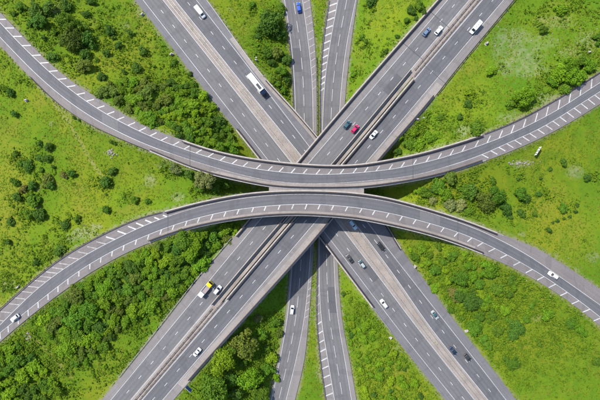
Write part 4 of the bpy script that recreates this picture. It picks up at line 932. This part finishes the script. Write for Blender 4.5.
def vehicle(name, cat, label, k, x, y, sgn, build, group='vehicles on the roads', yaw=0.0):
    r = R[k]; s, u = r.su(x, y); s = float(s); u = float(u)
    p = r.w(s, u); tt = r.line('ll', np.array([s + 3.0]))[0] - r.line('ll', np.array([s - 3.0]))[0]
    T = Vector(tt).normalized() * sgn; side = Vector((0, 0, 1)).cross(T).normalized(); up = T.cross(side)
    root = empty(name, (0, 0, 0))
    M = Matrix((T, side, up)).transposed().to_4x4() @ Matrix.Rotation(yaw, 4, 'Z')
    M.translation = Vector(p) + up * 0.03; root.matrix_world = M
    tag(root, label, cat, group); build(root); return root
V_ = vehicle
V_('delivery_van', 'van', 'white van with dark windscreen near the top of the falling motorway', 'lower_se', 200.6, 13, 1, lambda r: van(r, 'white', 6.4, 2.1, 2.3))
V_('lorry', 'lorry', 'long white lorry with navy cab and dark roof panel on the falling motorway', 'lower_se', 257.8, 86.5, 1, lorry)
V_('hatchback_car', 'car', 'bright blue car at the top of the left slip road', 'slip_n', 298.8, 8, -1, lambda r: car(r, 'blue', 5.0, 1.95))
V_('saloon_car', 'car', 'grey blue car beside a white car at the top of the rising motorway', 'upper_ne', 426, 32.5, -1, lambda r: car(r, 'greyblue', 4.6))
V_('estate_car', 'car', 'white car beside a grey blue car at the top of the rising motorway', 'upper_ne', 438.2, 31, -1, lambda r: car(r, 'white', 4.9, 1.9, 1.7))
V_('delivery_van', 'van', 'white van with roof vents at the top right of the rising motorway', 'upper_sw', 474.5, 28.5, 1, lambda r: van(r, 'white', 6.6, 2.15, 2.5, 3))
V_('hatchback_car', 'car', 'dark teal car beside a crimson car above the upper ramp', 'upper_ne', 347, 125, -1, lambda r: car(r, 'teal', 4.3))
V_('hatchback_car', 'car', 'crimson car beside a dark teal car above the upper ramp', 'upper_ne', 354.8, 129, -1, lambda r: car(r, 'crimson', 4.4))
V_('saloon_car', 'car', 'white car just above the upper ramp on the rising motorway', 'upper_sw', 373.2, 135, 1, lambda r: car(r, 'white', 4.5, style='saloon'))
V_('hatchback_car', 'car', 'white car at the left end of the lower curved ramp', 'ramp_lower', 16, 317.5, -1, lambda r: car(r, 'white', 4.6, 1.9, 1.6))
V_('estate_car', 'car', 'white car at the right end of the lower curved ramp', 'ramp_lower', 552, 275, -1, lambda r: car(r, 'white', 5.0, 1.9, 1.7))
V_('flatbed_truck', 'truck', 'flatbed truck with yellow cab and a white load', 'upper_ne', 206.5, 288.5, -1, flatbed)
V_('hatchback_car', 'car', 'pale silver car overtaking the flatbed truck with yellow cab', 'upper_ne', 218, 289.5, -1, lambda r: car(r, 'silver', 4.7, 1.9, 1.6, roof='white'))
V_('saloon_car', 'car', 'white car with dark windscreen at the lower left on the rising motorway', 'upper_sw', 197.6, 351.5, 1, lambda r: car(r, 'white', 4.6, style='saloon'))
V_('hatchback_car', 'car', 'white car on the left slip road below the crossing', 'slip_n', 292.2, 309.5, -1, lambda r: car(r, 'white', 4.4, 1.8, 1.6))
V_('saloon_car', 'car', 'charcoal car in the outer lane of the falling motorway, just below the crossing', 'lower_nw', 349.4, 258.5, -1, lambda r: car(r, 'charcoal', 4.5, style='saloon'))
V_('hatchback_car', 'car', 'dark teal car in the inner lane just below the crossing', 'lower_nw', 361.8, 264, -1, lambda r: car(r, 'teal', 4.5, roof='sage'))
V_('estate_car', 'car', 'very dark car right of the median just below the crossing', 'lower_se', 380.8, 246.5, 1, lambda r: car(r, 'black', 5.0, 1.9, 1.6))
V_('hatchback_car', 'car', 'silver white car alone in the outer lane of the falling motorway', 'lower_nw', 383.6, 303.4, -1, lambda r: car(r, 'white', 4.8, 1.9, 1.6, roof='white'))
V_('estate_car', 'car', 'pale blue car in the shade of the lower ramp', 'lower_se', 352.6, 224.5, 1, lambda r: car(r, 'paleblue', 5.6, 1.9, 1.7))
V_('saloon_car', 'car', 'grey teal car on the outer lane of the falling motorway, lower right', 'lower_se', 434.4, 314.5, 1, lambda r: car(r, 'sage', 4.8, style='saloon', roof='teal'))
V_('saloon_car', 'car', 'navy car next to the median at the lower right', 'lower_se', 452.6, 350.6, 1, lambda r: car(r, 'navy', 4.7, style='saloon'))
V_('hatchback_car', 'car', 'charcoal car in the outer lane beside a navy car at the lower right', 'lower_se', 467, 357, 1, lambda r: car(r, 'charcoal', 4.4))

# ------------------------------------------------------------------ roadside things
def post(parent, x, y, z0, z1, r, mat='galvanised', name='post'):
    n = 8; V = []
    for z in (z0, z1): V += [(x + r*math.cos(2*math.pi*k/n), y + r*math.sin(2*math.pi*k/n), z) for k in range(n)]
    F = [(k, (k+1) % n, n+(k+1) % n, n+k) for k in range(n)] + [tuple(range(n, 2*n))]
    return pydata(name, V, F, mat, parent)
def board(px, py, yaw, w, h, z0, label, face='sign_blue', border=True, chevrons=False, name='road_sign'):
    p = on_ground(px, py, z0 + h/2); root = empty(name, p); root.rotation_euler = (0, 0, yaw); tag(root, label, 'sign')
    for sx in (-1, 1): post(root, sx*w*0.32, -0.12, -0.4, z0 + h*0.9, 0.09)
    boxp('panel', -w/2, w/2, -0.03, 0.03, z0, z0 + h, 'galvanised', root, 0)
    boxp('sign_face', -w/2+0.02, w/2-0.02, 0.032, 0.055, z0+0.02, z0 + h-0.02, 'sign_white' if border else face, root, 0)
    if border: boxp('sign_face', -w/2+0.16, w/2-0.16, 0.057, 0.07, z0+0.16, z0+h-0.16, face, root, 0)
    if chevrons:
        n = 3
        for i in range(n):
            x0 = -w/2 + 0.35 + i * (w-0.3)/n; a = h*0.42; zc = z0 + h/2; t = (w/n)*0.30
            V = [(x0, 0.075, zc-a), (x0+t, 0.075, zc-a), (x0+t+a*0.6, 0.075, zc), (x0+t, 0.075, zc+a), (x0, 0.075, zc+a), (x0+a*0.6, 0.075, zc)]
            quadp('chevron', V, 'sign_black', root, 0.006)
board(188.6, 389, math.radians(-42), 3.4, 3.0, 2.0, 'blue direction sign beside the rising motorway, bottom left')
board(538, 151, math.radians(58), 4.4, 1.7, 1.0, 'white chevron board with black chevrons below the right end of the upper ramp', 'sign_white', False, True, 'chevron_board')
def mast(px, py, hgt, label):
    p = on_ground(px, py, 0); root = empty('camera_mast', p); tag(root, label, 'mast')
    post(root, 0, 0, -0.5, hgt, 0.11, name='pole'); boxp('camera_head', -0.1, 0.7, -0.22, 0.22, hgt, hgt + 0.35, 'galvanised', root, 0.05)
    boxp('base_cabinet', -0.9, 0.1, 0.5, 1.1, -0.3, 1.1, 'concrete', root, 0.05)
mast(418, 121, 7.5, 'slim camera mast with grey base beside the rising motorway, above the upper ramp')
mast(257, 62, 6.0, 'slim camera mast with grey base between falling motorway and big dark tree')
def cabinet(px, py, yaw, label, mat='concrete'):
    p = on_ground(px, py, 0.6); root = empty('roadside_cabinet', p); root.rotation_euler = (0, 0, yaw); tag(root, label, 'cabinet', 'roadside cabinets')
    boxp('housing', -0.6, 0.6, -0.3, 0.3, -0.2, 1.2, mat, root, 0.05); boxp('door', -0.5, 0.5, 0.302, 0.33, 0.1, 1.1, mat, root, 0.01); boxp('plinth', -0.9, 0.9, -0.6, 0.6, -0.5, 0.06, 'concrete', root, 0.03)
cabinet(142, 14, 0.9, 'grey cabinet on the left verge near the top of the falling motorway')
cabinet(171, 54, 0.9, 'grey cabinet on the verge below the big hard shoulder of the falling motorway')
cabinet(391, 338, 0.9, 'grey cabinet on the lower left verge of the falling motorway')
cabinet(415, 267, 0.9, 'grey cabinet on the right verge below the lower ramp')
cabinet(589, 52, 0.2, 'grey cabinet alone in the scrub at the top right')
cabinet(18, 287, 0.7, 'grey cabinet left of the hatched end of the lower ramp')
cabinet(26, 100, 0.2, 'grey cabinet in the open field below the upper ramp')
cabinet(467, 331, 0.8, 'grey cabinet right of the falling motorway, lower right')
cabinet(487, 43, 0.8, 'grey cabinet on the right verge of the rising motorway, top right')
rb_ = random.Random(9)
def rubble(px, py, n, spread, label):
    p = on_ground(px, py, 0); root = empty('rubble_heap', p); tag(root, label, 'rubble')
    for i in range(n):
        bm = bmesh.new(); bmesh.ops.create_icosphere(bm, subdivisions=1, radius=rb_.uniform(0.25, 0.6))
        for v in bm.verts: v.co *= rb_.uniform(0.7, 1.2)
        dx = rb_.gauss(0, spread[0]); dy = rb_.gauss(0, spread[1]); gz = float(ground_z(p.x + dx, p.y + dy)) - p.z
        for v in bm.verts: v.co = (v.co.x + dx, v.co.y + dy, v.co.z * 0.55 + gz + 0.15)
        me = bpy.data.meshes.new('stone'); bm.to_mesh(me); bm.free(); link('stone', me, 'rubble', root)
rubble(518, 163, 20, (2.8, 0.6), 'long heap of pale rubble below the right part of the upper ramp')
rubble(110.5, 153, 14, (1.2, 0.8), 'small heap of pale rubble in the field below the upper ramp')
rubble(28, 337, 10, (0.9, 1.0), 'small heap of pale rubble beside the lower ramp, near the bottom left wood')
